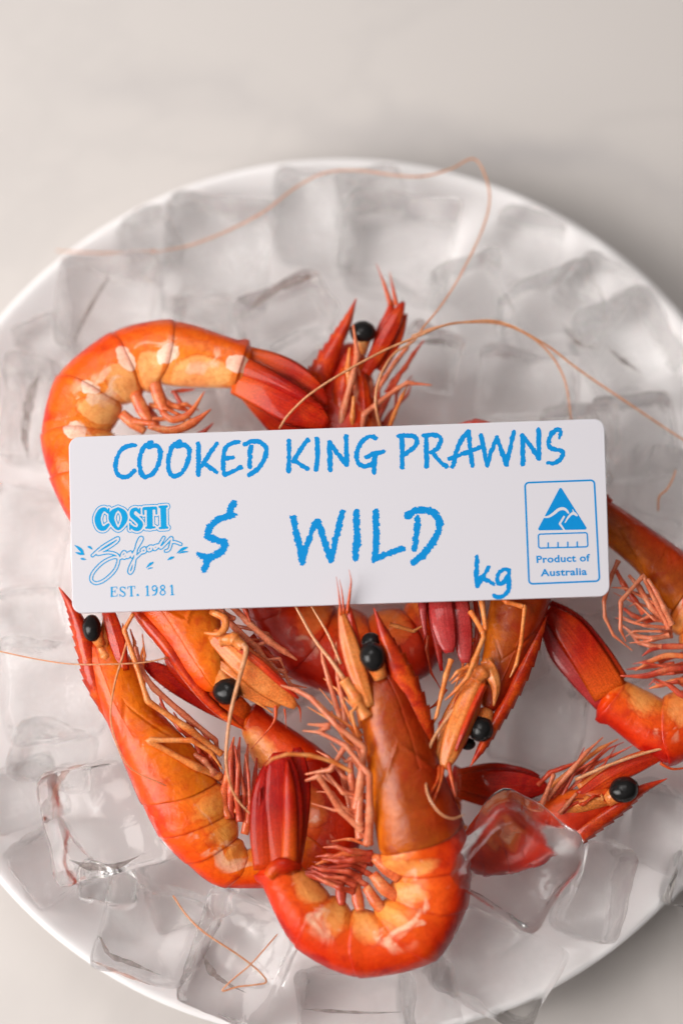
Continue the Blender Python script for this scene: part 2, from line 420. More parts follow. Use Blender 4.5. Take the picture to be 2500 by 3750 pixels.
class Prawn:
    def __init__(self, label, loc, mats):
        self.base = Vector((loc[0], loc[1], loc[2]))
        self.root = tag(empty('cooked_prawn', self.base), label, 'prawn', 'cooked prawns on the ice')
        self.m = mats
    def add(self, name, g, mat, parent=None, label=None):
        par = parent or self.root
        o = mesh_obj(name, g[0], g[1], M[mat] if isinstance(mat, str) else mat, par, g[2], base=self.base)
        if label: o['label'] = label
        return o
    def body(self, st, tk=.74, lin_=.30, hmat='head_orange', amat='orange'):
        """st: list of (s, dorsal survey pt, ventral survey pt, z)"""
        S = [x[0] for x in st]
        Dp = [at(x[1], x[3]) for x in st]; Vp = [at(x[2], x[3]) for x in st]
        n = 8
        sD, sV = cr(Dp, n, lin_), cr(Vp, n, lin_)
        sS = []
        for i in range(len(S) - 1):
            sS += [S[i] + (S[i + 1] - S[i]) * k / n for k in range(n)]
        sS.append(S[-1])
        sS = np.array(sS); aD = np.array([list(v) for v in sD]); aV = np.array([list(v) for v in sV])
        def ev(s):
            return (Vector([float(np.interp(s, sS, aD[:, i])) for i in range(3)]), Vector([float(np.interp(s, sS, aV[:, i])) for i in range(3)]))
        self.ev = ev
        seed = random.uniform(0, 90)
        NT = 30
        def ring(s, sc, lobe, V, U, shift=None, uu=None):
            for k in range(NT):
                th = 2 * math.pi * k / NT
                ct, sn = math.cos(th), math.sin(th)
                bend = max(0.0, min(1.0, (s - .45) / .5)) * (1 if s < 6 else max(0, 7 - s))
                q = Vector((s * 1.7 + seed, ct * 1.4, sn * 1.4))
                so = s + bend * (.13 * sn * sn + .05 * noise.noise(q) - .02)
                d, v = ev(so)
                c = (d + v) / 2; h = (d - v) / 2
                Lv = UPV - h.normalized() * UPV.dot(h.normalized()); Lv.normalize()
                half_t = h.length * tk * (1 + .06 * noise.noise(q * 1.6))
                a = math.copysign(abs(ct) ** .92, ct) * sc
                b = math.copysign(abs(sn) ** .86, sn) * sc
                if ct < 0: b *= 1 - .18 * ct * ct           # narrower underneath
                if uu is not None and uu > 6.9 and ct > .90: a *= 1.0 + .16 * (ct - .9) / .1 * (1 if shift is None else 0)
                if ct > .55: b *= 1 - .22 * ((ct - .55) / .45) ** 2   # slight keel
                wv = ((1 - ct) / 2) ** 3
                q = c + h * (a - lobe * wv) + Lv * (half_t * b)
                if shift is not None: q = q + shift
                V.append(q)
                vv = (1 - ct) / 2
                U.append((s if uu is None else uu, vv))
        def skin(rows, V, capend=True):
            F = []
            for i in range(rows - 1):
                for k in range(NT):
                    a, b = i * NT + k, i * NT + (k + 1) % NT
                    F.append((a, a + NT, b + NT, b))
            F.append(tuple(range(NT)));
            F.append(tuple(reversed(range((rows - 1) * NT, rows * NT))))
            return F
        # carapace with the face closing in front
        V, U = [], []; rows = 0
        s0 = S[0]
        d0, v0 = ev(s0); d1, v1 = ev(s0 + .12)
        fw = ((d0 + v0) - (d1 + v1)); fw.normalize(); hl = (d0 - v0).length
        for sc, f in ((.10, .62), (.34, .58), (.55, .47), (.74, .30), (.88, .14)):
            ring(s0, sc, 0, V, U, fw * (f * hl), .02 + s0); rows += 1
        for i in range(25):
            t = i / 24
            s = s0 + (1 - s0) * t
            sc = 1.0 + .02 * t - (.05 if i == 0 else 0)
            ring(s, sc, 0, V, U, uu=.1 + .84 * t); rows += 1
        ring(1.0, .95, 0, V, U, uu=.96); rows += 1
        self.carapace = self.add('carapace', (V, skin(rows, V), U), hmat)
        # abdomen plates, each tucked under the one before
        for k in range(1, 7):
            V, U = [], []; rows = 0
            tl = [-.14, -.04, .06, .16, .28, .4, .52, .64, .76, .86, .94, .985, 1.0, 1.012]
            sl = [.93, .965, .982, .99, .997, 1.0, 1.0, 1.002, 1.006, 1.011, 1.015, 1.014, 1.004, .96]
            for t, sc in zip(tl, sl):
                lob = (.17 if k < 6 else .05) * max(0, math.sin(math.pi * min(max(t, 0), 1) ** .9)) ** .7
                ring(min(k + t, 7.0), sc, lob, V, U, uu=k + min(max(t, .0), .99)); rows += 1
            if k == 6:
                a0, b0 = ev(7.0); a1, b1 = ev(6.8)
                bk = ((a0 + b0) - (a1 + b1)).normalized() * (a0 - b0).length
                for sc, f in ((.86, .07), (.66, .14), (.36, .19), (.08, .21)):
                    ring(7.0, sc, 0, V, U, bk * f, 6.9); rows += 1
            self.add('abdomen_segment', (V, skin(rows, V), U), amat if isinstance(amat, str) else amat[k - 1])
    def blade(self, name, ln, widths, z, mat, thick=.9, parent=None, ridge=True, label=None, jag=0.0):
        if name == 'tail_fin': ridge = False
        k = ksc(ln[0]); P = P2(ln)
        n = 6
        m = (len(P) - 1) * n + 1
        zz = lin(z if isinstance(z, (list, tuple)) else [z, z], len(P))
        Q = cr([at(p, z_) for p, z_ in zip(P, zz)], n)
        W = [max(x, .15) * k / 2 for x in spl(widths, n)]
        W = W[:m]
        # rounded end
        ends = [1, 1, 1, .97, .86, .60]
        for i in range(6):
            if W[-1] > .5: W[m - 6 + i] *= ends[i]
        T = [min(thick * (.34 if name == 'tail_fin' else .62), w * .8) * (1 if i < m - 3 else .6) for i, w in enumerate(W)]
        V, F, U = [], [], []
        prof = [(-1, 0), (-.86, .42), (-.62, .62), (-.36, .60), (-.16, .82), (0, 1.0), (.16, .82), (.36, .60), (.62, .62), (.86, .42), (1, 0),
                (.6, -.5), (0, -.7), (-.6, -.5)] if ridge else \
               [(-1, 0), (-.8, .5), (-.4, .85), (0, 1), (.4, .85), (.8, .5), (1, 0), (.5, -.7), (-.5, -.7)]
        sg = len(prof)
        for i, q in enumerate(Q):
            tg = (Q[min(i + 1, m - 1)] - Q[max(i - 1, 0)]).normalized()
            sd = tg.cross(UPV).normalized(); nn = sd.cross(tg).normalized()
            for (a, b) in prof:
                jw = 1 + (jag * random.uniform(-1, 1) if abs(a) == 1 and i > m * .6 else 0)
                V.append(q + sd * (a * W[i] * jw) + nn * (b * T[i] - (a * a) * T[i] * .5))
                U.append((i / (m - 1), (a + 1) / 2))
        for i in range(m - 1):
            for j in range(sg):
                a, b = i * sg + j, i * sg + (j + 1) % sg
                F.append((a, b, b + sg, a + sg))
        F.append(tuple(reversed(range(sg)))); F.append(tuple(range((m - 1) * sg, m * sg)))
        if name == 'tail_fin':
            for i in range(int(m * .62), m):
                tg = (Q[min(i + 1, m - 1)] - Q[max(i - 1, 0)]).normalized(); sd = tg.cross(UPV).normalized()
                for sgn in ((-1, 1) if i < m - 1 else (-1, -.6, -.2, .2, .6, 1)):
                    o_ = Q[i] + sd * (sgn * W[i] * .96)
                    tip = o_ + tg * random.uniform(.9, 1.6) + sd * (sgn * random.uniform(.3, .7))
                    b0 = len(V)
                    V += [o_ - tg * .25, o_ + tg * .25 + sd * sgn * .05, o_ + UPV * .25, tip]; U += [(.95, .5)] * 4
                    F += [(b0, b0 + 1, b0 + 3), (b0 + 1, b0 + 2, b0 + 3), (b0 + 2, b0, b0 + 3)]
        return self.add(name, (V, F, U), mat, parent, label)
    def limb(self, name, ln, widths, z, mat, joints=True, flat=.9, parent=None, n=5, label=None, smooth=False, seg=8):
        """jointed leg: straight pieces with swollen knuckles; or a smooth feeler"""
        k = ksc(ln[0]) if isinstance(ln[0], str) and not isinstance(ln[0], tuple) else ksc('X')
        P = P2(ln)
        zz = lin(z if isinstance(z, (list, tuple)) else [z, z], len(P))
        A = [at(p, z_) for p, z_ in zip(P, zz)]
        wd = lin(widths, len(A)) if len(widths) != len(A) else list(widths)
        if name == 'leg': wd = [q * .84 for q in wd]
        if smooth:
            Q = cr(A, n); W = np.interp(np.linspace(0, 1, len(Q)), np.linspace(0, 1, len(wd)), wd) * k / 2
        else:
            Q, W = [], []
            for i in range(len(A) - 1):
                prev = (0, .06, .14, .3, .5, .7, .86, .94) if i < len(A) - 2 else (0, .06, .14, .3, .5, .7, .86, .94, 1)
                for t in prev:
                    q = A[i].lerp(A[i + 1], t)
                    bulge = 1.0 + (.16 * math.exp(-(min(t, 1 - t) / .09) ** 2) if joints else 0) - (.10 if .2 < t < .8 else 0)
                    if t == 0 and i > 0: bulge *= .86
                    Q.append(q); W.append((wd[i] + (wd[i + 1] - wd[i]) * t) * k / 2 * bulge)
        W = [max(x, .07) for x in W]
        if not smooth: W[-1] = max(W[-1] * .4, .07)
        g = tube(Q, W, [x * flat for x in W], UPV, seg)
        return self.add(name, g, mat, parent, label)
    def eye(self, f, c, rx, ry, z, ang=0, stalk=None):
        k = ksc(f); o = at(pt(f, *c), z)
        V, F, U = [], [], []
        nu, nv = 24, 14
        for i in range(nv + 1):
            ph = math.pi * i / nv
            for j in range(nu):
                a = 2 * math.pi * j / nu
                x, y, zc = math.sin(ph) * math.cos(a) * rx * k, math.sin(ph) * math.sin(a) * ry * k, math.cos(ph) * min(rx, ry) * k
                xr, yr = x * math.cos(ang) - y * math.sin(ang), x * math.sin(ang) + y * math.cos(ang)
                pv = Vector((xr, yr, zc)); pv *= 1 + .05 * noise.noise(pv * .45 + o * .37) - .03 * max(0, noise.noise(pv * .9 + o))
                V.append(o + Vector((pv.x, pv.y, 0)) + UPV * pv.z); U.append((j / nu, i / nv))
        for i in range(nv):
            for j in range(nu):
                a, b = i * nu + j, i * nu + (j + 1) % nu
                F.append((a, a + nu, b + nu, b))
        e = self.add('eye', (V, F, U), 'eye')
        if stalk:
            s = at(pt(f, *stalk), z - 1.5)
            Q = [s.lerp(o, t) for t in (0, .25, .5, .75, .95)]
            r = min(rx, ry) * k
            self.add('eye_stalk', tube(Q, [r * .55, r * .6, r * .7, r * .85, r * .9], [r * .5, r * .55, r * .6, r * .7, r * .75], UPV, 10), 'leg_orange', e)
    def rostrum(self, ln, widths, z, side, teeth=8, mat='rostrum', tl=.24):
        """toothed blade along the back, a sub-part of the carapace"""
        k = ksc(ln[0]); P = P2(ln); n = 16
        zz = lin(z, len(P))
        Q = cr([at(p, a) for p, a in zip(P, zz)], n); W = [max(x, 1) * k / 2 * 1.3 for x in spl(widths, n)]
        m = len(Q); V, F, U = [], [], []
        for i, q in enumerate(Q):
            t = i / (m - 1)
            tg = (Q[min(i + 1, m - 1)] - Q[max(i - 1, 0)]).normalized()
            sd = tg.cross(UPV).normalized() * side; nn = UPV
            ph = (t * (teeth + 2.5)) % 1.0
            th = tl * W[i] * ph ** 1.4 if .06 < t < .86 else 0
            lean = tg * (th * .9)
            tz = max(.18, min(1.5, W[i] * .8))
            ring = [sd * (W[i] * .85 + th) + lean, sd * (W[i] * .5) + nn * tz * .55, nn * tz, -sd * W[i] * .6 + nn * tz * .75, -sd * W[i],
                    -sd * W[i] * .6 - nn * tz * .75, -nn * tz, sd * (W[i] * .5) - nn * tz * .55]
            for j, r in enumerate(ring):
                V.append(q + r); U.append((t, j / 8))
        for i in range(m - 1):
            for j in range(8):
                a, b = i * 8 + j, i * 8 + (j + 1) % 8
                F.append((a, b, b + 8, a + 8))
        F.append(tuple(range(8))); F.append(tuple(range((m - 1) * 8, m * 8)))
        return self.add('rostrum', (V, F, U), mat, self.carapace)
    def swim(self, ln, widths, z, mat='swim', flat=.55):
        return self.limb('swimmeret', ln, [q * .78 for q in widths], z, mat, joints=False, flat=flat, smooth=True)

def st(f, rows):
    return [(s, pt(*(d if len(d) == 3 else (f, *d))), pt(*(v if len(v) == 3 else (f, *v))), z) for s, d, v, z in rows]
def base_of(f, x, y, z): 
    v = at(pt(f, x, y), z); return (v.x, v.y, z - 8)

# --- the big curled prawn in front
a = Prawn('large curled prawn lying in front below the card, brown head, whiskers touching the card', base_of('D', 900, 1700, 48), None)
a.body(st('D', [(0, (950, 660), (685, 830), 56), (.33, (1052, 900), (722, 1060), 54.5), (.66, (1135, 1150), (757, 1330), 53), (1, (1248, 1430), (800, 1585), 50),
                (2, (1288, 1640), (890, 1700), 48), (3, (1262, 1890), (850, 1820), 47), (4, (1085, 2170), (765, 1895), 46), (5, (665, 2252), (640, 1890), 46),
                (6, (328, 2078), (535, 1810), 47), (7, (135, 1695), (372, 1650), 50)]), hmat='head_brown', amat='red_orange')
a.rostrum(('D', (1100, 1180), (1035, 930), (970, 730), (890, 560), (830, 430), (762, 258)), [14, 90, 100, 95, 60, 5], [52, 57, 59, 61, 62, 62], 1, 10)
a.eye('D', (755, 520), 70, 84, 62.5, .25, (800, 640))
a.eye('D', (745, 436), 52, 46, 59.5, .2)
a.blade('antennal_scale', ('D', (740, 790), (675, 610), (622, 430), (578, 255)), [55, 100, 92, 24], [61, 62.5, 63, 63], 'scale')
a.blade('antennal_scale', ('D', (720, 700), (680, 520), (650, 380), (625, 240)), [45, 60, 52, 22], [59, 60.5, 62, 63], 'scale_red')
a.limb('antennule', ('D', (720, 850), (665, 745), (600, 640)), [72, 76, 62], [60, 61, 61.5], 'leg_orange')
a.limb('antennule', ('D', (585, 300), (575, 190), (560, 90)), [18, 8, 2], [63, 64, 65], 'feeler_red', smooth=True)
a.limb('antennule', ('D', (600, 290), (592, 180), (577, 105)), [16, 8, 2], [63, 64, 65], 'feeler_red', smooth=True)
a.limb('antennule', ('D', (618, 290), (634, 170), (640, 110), (628, 52)), [20, 14, 7, 2], [63, 64, 65, 65.5], 'feeler_red', smooth=True)
a.limb('antenna', ('D', (600, 640), (530, 540), (440, 425), (345, 255), (300, 170)), [30, 22, 18, 15, 12], [61, 60, 58, 57, 56], 'feeler', smooth=True)
a.limb('antenna', ('D', (585, 560), (520, 410), (430, 255), (390, 180)), [18, 14, 12, 10], [60, 59, 57, 56], 'feeler', smooth=True)
for ln, wd, z, mt in [
    ((('D', (665, 1340), (690, 1200), (710, 1012), (560, 890), (425, 745), (345, 700), (260, 675))), [60, 55, 46, 38, 36, 34, 10], [54, 57, 61, 62, 61, 60, 60], 'leg'),
    ((('D', (730, 1530), (742, 1380), (738, 1158), (610, 1000), (470, 928), (378, 920))), [62, 58, 40, 34, 26, 8], [53, 57, 62, 62, 61, 60], 'leg'),
    ((('D', (470, 925), (520, 895), (405, 885))), [30, 44, 10], [60.5, 61, 61], 'leg'),
    ((('D', (700, 1460), (580, 1345), (465, 1165), (392, 1190))), [48, 46, 38, 16], [54, 55, 58, 57], 'leg'),
    ((('D', (640, 1140), (540, 1085), (420, 1052), (300, 1045), (215, 1072), (178, 1108))), [30, 30, 26, 24, 18, 6], [58, 60, 62, 63, 63, 62.5], 'leg_orange'),
    ((('D', (690, 1020), (605, 1008), (530, 1130), (392, 1155))), [38, 36, 38, 14], [56, 58, 57, 55], 'leg'),
    ((('D', (600, 910), (555, 770), (520, 650), (490, 545), (478, 475))), [40, 36, 34, 28, 14], [56, 57, 58, 58, 58], 'leg'),
    ((('D', (610, 880), (590, 740), (570, 640), (558, 540), (560, 440))), [34, 32, 30, 24, 10], [57, 58, 59, 59, 59], 'leg'),
    ((('D', (690, 1500), (660, 1330), (640, 1180), (635, 1060))), [60, 56, 46, 36], [50, 52, 54, 56], 'leg'),
    ((('D', (730, 1480), (680, 1420), (690, 1200), (700, 1060))), [62, 60, 50, 40], [51, 54, 56, 58], 'leg'),
    ((('D', (690, 1440), (640, 1350), (600, 1180), (590, 1110))), [50, 46, 40, 30], [49, 50, 52, 53], 'leg'),
    ((('D', (690, 1000), (660, 900), (640, 820), (670, 790))), [24, 24, 24, 20], [60, 61, 62, 62], 'leg_orange')]:
    a.limb('leg', ln, wd, z, mt)
for ln, wd, z, mt in [
    (('D', (900, 1720), (830, 1660), (765, 1600)), [70, 100, 70], 51, 'swim_orange'),
    (('D', (890, 1820), (820, 1770), (755, 1690)), [70, 95, 70], 51, 'swim_orange'),
    (('D', (820, 1900), (770, 1840), (720, 1760)), [60, 85, 66], 50, 'swim_orange'),
    (('D', (690, 1890), (675, 1830), (665, 1750)), [60, 84, 64], 50, 'swim_orange'),
    (('D', (590, 1860), (585, 1800), (580, 1735)), [50, 78, 56], 50, 'swim'),
    (('D', (780, 1600), (660, 1575), (560, 1600), (450, 1640)), [40, 60, 50, 12], 51, 'swim_orange'),
    (('D', (760, 1640), (640, 1620), (540, 1650), (430, 1625)), [36, 50, 40, 12], 48, 'swim'),
    (('D', (750, 1700), (640, 1650), (540, 1660), (470, 1650)), [40, 56, 46, 12], 49, 'swim'),
    (('D', (730, 1755), (620, 1700), (500, 1660), (400, 1665)), [40, 56, 46, 12], 50, 'swim'),
    (('D', (670, 1760), (560, 1710), (440, 1690), (345, 1680)), [40, 54, 46, 12], 51, 'swim'),
    (('D', (600, 1750), (500, 1720), (420, 1700), (350, 1690)), [36, 50, 40, 10], 51.5, 'swim'),
    (('D', (730, 1540), (640, 1505), (535, 1515)), [24, 26, 6], 50, 'swim_orange')]:
    a.swim(ln, wd, z, mt)
a.blade('tail_fin', ('D', (330, 1650), (362, 1400), (366, 1200), (348, 1010)), [80, 100, 110, 70], [51, 52, 52.5, 52.5], 'tail', 1.6)
a.blade('tail_fin', ('D', (170, 1670), (160, 1450), (176, 1250), (225, 1080)), [110, 130, 130, 90], [52, 53.5, 54, 54], 'tail', 1.5)
a.blade('tail_fin', ('D', (160, 1640), (146, 1450), (150, 1330), (152, 1240)), [50, 40, 30, 12], [52, 53, 54, 55], 'tail', .9)
a.blade('tail_fin', ('D', (285, 1680), (280, 1400), (270, 1200), (255, 1035)), [150, 215, 200, 120], [52.6, 54, 54.8, 54.8], 'tail', 1.6, jag=.05)
a.blade('tail_fin', ('D', (305, 1680), (312, 1400), (306, 1220), (296, 1080)), [90, 80, 66, 16], [54, 55.4, 56, 55.8], 'tail_orange', 2.4)
a.blade('tail_fin', ('D', (200, 1710), (240, 1660), (300, 1650), (370, 1655)), [70, 90, 90, 50], [54, 55, 55, 53], 'tail_orange', 3, ridge=False)

# --- the prawn curled at the left, dorsal side to the left
b = Prawn('prawn curled on the left below the card, toothed beak along its left side', base_of('C', 600, 1000, 44), None)
b.body(st('C', [(0, (165, 375), (440, 400), 46), (.33, (255, 650), (575, 680), 46), (.66, (378, 960), (800, 920), 45), (1, (500, 1245), (935, 1120), 44),
                (2, (605, 1440), (1000, 1290), 43), (3, (755, 1590), (1050, 1440), 42), (4, (985, 1730), (1110, 1510), 40), (5, (1620, 1680), (1400, 1400), 35),
                (5.5, (1790, 1330), (1430, 1250), 34), (6, (1600, 985), (1200, 1085), 36), (7, (1150, 675), (1075, 840), 39)]), hmat='head_amber', amat=['orange_b', 'orange_b', 'orange_b', 'orange_b', 'deep', 'red_orange'])
b.rostrum(('C', (310, 780), (228, 560), (185, 400), (145, 240), (96, 120), (26, 0)), [10, 80, 84, 78, 46, 5], [45, 48, 49, 50, 51, 51], -1, 10)
b.eye('C', (215, 235), 55, 80, 51.5, .1, (270, 340))
b.blade('antennal_scale', ('C', (400, 480), (365, 330), (325, 200), (290, 80)), [60, 95, 90, 60], [50, 51, 51, 50], 'scale_red')
b.blade('antennal_scale', ('C', (300, 440), (280, 330), (300, 210), (310, 120)), [50, 60, 60, 50], [49, 50, 50, 50], 'scale')
b.limb('antennule', ('C', (330, 470), (290, 400), (250, 320)), [70, 60, 44], [48, 50, 50], 'leg_orange')
for ln, wd, z, mt in [
    (('C', (960, 960), (770, 815), (535, 655), (465, 430), (400, 245), (455, 150)), [44, 52, 42, 38, 34, 28], [46, 50, 54, 55, 56, 57], 'leg_orange'),
    (('C', (940, 960), (925, 880), (745, 735), (570, 580), (500, 480), (465, 340)), [30, 36, 46, 44, 38, 30], [44, 46, 49, 52, 53, 53], 'leg'),
    (('C', (950, 1090), (810, 1030), (535, 878), (790, 880), (900, 950), (965, 1048)), [56, 52, 42, 38, 30, 8], [46, 51, 54, 54, 52, 50], 'leg_orange'),
    (('C', (940, 1030), (880, 900), (760, 820), (640, 720)), [44, 44, 42, 30], [42, 46, 47, 48], 'leg_red'),
    (('C', (980, 1120), (900, 1060), (860, 1000), (800, 960)), [60, 60, 50, 36], [44, 48, 49, 48], 'leg')]:
    b.limb('leg', ln, wd, z, mt)
for ln, wd, z, mt in [
    (('C', (1000, 1330), (965, 1230), (985, 1110), (1010, 960), (1030, 860)), [50, 70, 50, 44, 10], 47, 'swim_orange'),
    (('C', (1060, 1330), (1045, 1180), (1050, 1000), (1065, 860)), [50, 56, 44, 12], 45, 'swim'),
    (('C', (1110, 1330), (1105, 1180), (1100, 1040), (1110, 900)), [50, 56, 44, 12], 43, 'swim'),
    (('C', (1160, 1360), (1150, 1220), (1150, 1100), (1160, 980)), [50, 56, 44, 12], 41, 'swim'),
    (('C', (1040, 1300), (1080, 1230), (1120, 1180)), [60, 90, 40], 46, 'swim_orange'),
    (('C', (1090, 1420), (1120, 1300), (1130, 1220)), [60, 80, 40], 45, 'swim_orange')]:
    b.swim(ln, wd, z, mt)
b.blade('tail_fin', ('C', (1100, 790), (900, 665), (700, 545), (515, 440)), [70, 130, 135, 70], [41, 43, 44, 45], 'tail', 1.5)
b.blade('tail_fin', ('C', (1110, 730), (900, 575), (760, 470), (640, 390)), [90, 190, 180, 80], [42, 44.5, 45.5, 46], 'tail_orange', 1.5)
b.limb('antenna', ('C', (420, 300), (385, 420), (345, 560), (323, 750), (370, 930), (450, 1050), (640, 1140)), [14, 13, 12, 11, 10, 9, 6], [54, 55, 56, 57, 58, 57, 54], 'feeler', smooth=True)
b.limb('antenna', ('C', (650, 405), (510, 433), (300, 443), (87, 441), (-120, 410), (-330, 365)), [9, 9, 9, 9, 8, 8], [55, 56, 56, 54, 50, 46], 'feeler', smooth=True)

# --- the prawn whose back arcs round the upper left corner of the card
c = Prawn('prawn arching round the card\'s left end, pale orange tail part above, head below', base_of('I', 200, 700, 46), None)
c.body(st('I', [(0, ('C', 770, 530), ('C', 965, 340), 52), (.4, ('X', 330, 1425), ('X', 500, 1385), 50), (.7, ('X', 240, 1320), ('X', 430, 1260), 49), (1, ('X', 160, 1200), ('X', 375, 1165), 48),
                (2, ('X', 113, 1095), ('X', 320, 1085), 47), (3, (0, 690), (365, 680), 46), (4, (90, 385), (425, 545), 46), (5, (370, 165), (535, 470), 46),
                (6, (690, 103), (620, 440), 47), (7, (1085, 228), (1010, 455), 49)]), tk=.70, hmat='head_orange', amat='orange')
c.rostrum(('C', (380, 20), (500, 165), (640, 330), (760, 500), (880, 650), (1000, 755), (1098, 822)), [10, 60, 66, 60, 50, 38, 5], [50, 53, 54, 53, 52, 51, 50], -1, 10)
c.eye('C', (990, 595), 82, 82, 54.5, 0, (930, 480))
c.eye('C', (1105, 600), 42, 40, 51, 0)
c.blade('antennal_scale', ('C', (900, 270), (1060, 400), (1220, 545), (1385, 690)), [90, 165, 170, 60], [56, 57, 56.5, 55], 'scale')
c.blade('antennal_scale', ('C', (900, 420), (1050, 530), (1180, 620), (1290, 690)), [70, 100, 100, 40], [54, 55, 54.5, 54], 'scale')
c.blade('antennal_scale', ('C', (1060, 350), (1180, 440), (1290, 540), (1400, 640)), [40, 50, 46, 16], [58, 58.5, 58, 57], 'scale_red')
c.limb('mouthpart', ('C', (900, 140), (975, 180), (975, 240), (930, 270), (860, 262)), [40, 46, 46, 34, 14], [57, 59, 59.5, 59.5, 58.5], 'leg_orange', smooth=True)
c.limb('antennule', ('C', (960, 300), (1030, 300), (1085, 345)), [80, 84, 60], [57, 58.5, 59], 'leg_orange')
c.limb('antenna', ('C', (1080, 330), (1100, 370), (1062, 520), (1012, 720), (985, 950), (1000, 1100), (1050, 1220), (1165, 1345)), [44, 32, 26, 22, 20, 17, 14, 8], [59.5, 60, 60.5, 60, 58, 56, 54, 52], 'feeler', smooth=True, n=8)
c.limb('antennule', ('C', (1270, 680), (1265, 760), (1225, 820), (1130, 930)), [26, 18, 8, 4], [54, 53, 52, 51], 'feeler_red', smooth=True)
c.limb('antennule', ('C', (1375, 660), (1408, 700), (1412, 775)), [20, 12, 3], [55, 54, 53], 'feeler_red', smooth=True)
c.limb('antennule', ('C', (1320, 700), (1325, 740), (1328, 810)), [14, 8, 3], [54, 53, 53], 'feeler_red', smooth=True)
for ln, wd, z, mt in [
    (('C', (930, 120), (1040, 240), (1165, 350), (1240, 460), (1295, 530)), [44, 46, 42, 36, 8], [56, 55, 54, 53, 53], 'leg'),
    (('C', (1010, 100), (1110, 200), (1230, 310), (1320, 370), (1392, 420)), [46, 48, 50, 42, 12], [56, 55, 54, 53, 52], 'leg'),
    (('C', (1130, 280), (1210, 370), (1290, 450), (1340, 495)), [46, 50, 50, 14], [50, 50, 50, 50], 'leg_red'),
    (('C', (1060, 60), (1100, 140), (1125, 200)), [40, 36, 10], [56, 56, 56], 'leg_red'),
    (('C', (900, 60), (960, 150), (1040, 185)), [56, 60, 30], [56, 57, 57], 'leg')]:
    c.limb('leg', ln, wd, z, mt)
for ln, wd, z, mt in [
    (('I', (590, 420), (615, 500), (645, 580)), [80, 92, 64], 49, 'swim_orange'),
    (('I', (490, 480), (525, 560), (570, 640)), [80, 94, 64], 49, 'swim_orange'),
    (('I', (420, 590), (480, 640), (545, 685)), [70, 80, 56], 48, 'swim_orange'),
    (('I', (630, 580), (690, 622), (775, 590), (855, 475)), [40, 56, 46, 8], 50, 'swim_orange'),
    (('I', (560, 655), (680, 680), (790, 640), (888, 568)), [40, 60, 64, 10], 51, 'swim_orange'),
    (('I', (690, 470), (725, 530), (745, 580)), [24, 36, 20], 47, 'swim'),
    (('I', (740, 740), (830, 700), (900, 640)), [40, 44, 8], 48, 'swim'),
    (('I', (560, 560), (600, 610), (615, 650)), [30, 40, 20], 46, 'swim'),
    (('I', (680, 480), (740, 470), (805, 465)), [24, 30, 8], 46, 'swim')]:
    c.swim(ln, wd, z, mt)
c.blade('tail_fin', ('I', (1060, 450), (1180, 550), (1280, 640), (1400, 740)), [110, 170, 190, 150], [46, 45, 44, 44], 'tail_orange', 1.4)
c.blade('tail_fin', ('I', (1060, 285), (1240, 365), (1390, 455), (1495, 545)), [110, 170, 150, 50], [49, 51, 52, 52], 'tail_orange', 1.6)
c.blade('tail_fin', ('I', (1010, 415), (1180, 470), (1340, 560), (1500, 650)), [150, 225, 215, 80], [50.4, 53, 53.6, 53.2], 'tail_orange', 1.8, jag=.05)
c.blade('tail_fin', ('I', (1040, 340), (1200, 410), (1350, 490), (1480, 570)), [120, 90, 70, 20], [51.5, 54, 54.6, 54], 'tail', 2.6)

# --- the prawn hanging head-down right of centre
d = Prawn('prawn hanging head down from under the card, peach face, pink tail fan beside its head', base_of('L', 1000, 500, 48), None)
d.body(st('L', [(0, (965, 1010), (735, 760), 52), (.33, (1110, 720), (770, 560), 51), (.66, (1265, 370), (800, 300), 50), (1, ('X', 1275, 1340), ('X', 1135, 1330), 49),
                (2, ('X', 1290, 1220), ('X', 1140, 1240), 48), (3, ('X', 1262, 1105), ('X', 1115, 1170), 48), (4, ('X', 1185, 1005), ('X', 1075, 1120), 48), (5, ('X', 1085, 962), ('X', 1035, 1095), 48),
                (6, ('X', 955, 1035), ('X', 1015, 1135), 48), (7, ('X', 955, 1235), ('X', 1050, 1235), 49)]), tk=.72, hmat='head_brown', amat='red_orange')
d.rostrum(('L', (1330, 250), (1210, 540), (1085, 820), (960, 1060), (845, 1260), (750, 1430), (650, 1592)), [14, 90, 110, 100, 84, 60, 6], [50, 51.5, 53, 53, 54, 54, 54], -1, 10)
d.eye('L', (745, 1250), 116, 120, 55, 0, (800, 1090))
d.eye('L', (632, 1385), 68, 56, 52, 0)
d.blade('antennal_scale', ('L', (740, 760), (620, 1080), (520, 1330), (420, 1605)), [150, 230, 215, 120], [57, 58, 58, 57], 'scale', 1.8)
d.blade('antennal_scale', ('L', (600, 900), (470, 1150), (390, 1380), (335, 1640)), [90, 120, 110, 40], [54, 55, 55, 54], 'scale', 1.2)
d.blade('antennal_scale', ('L', (780, 860), (690, 1050), (600, 1260), (525, 1450)), [60, 64, 60, 24], [59, 60, 60, 59], 'scale_red', 1.2)
d.blade('mouthpart', ('L', (790, 640), (850, 780), (880, 900), (860, 1050)), [110, 120, 80, 14], [57, 57.5, 57, 56], 'leg_orange', 1.4)
d.limb('antennule', ('L', (830, 700), (750, 760), (700, 830)), [150, 150, 120], [56, 57.5, 57.5], 'leg_orange')
d.limb('antenna', ('L', (600, 960), (420, 1200), (310, 1380), (265, 1560), (260, 1720), (290, 1860), (380, 1990), (490, 2045), (600, 2010)), [40, 34, 30, 26, 24, 22, 20, 16, 10], [57, 58, 58, 58, 60, 61.5, 62.5, 62, 61], 'feeler', smooth=True, n=8)
d.limb('antennule', ('L', (380, 1580), (368, 1700), (290, 1845)), [40, 26, 6], [57, 59, 61], 'feeler_red', smooth=True)
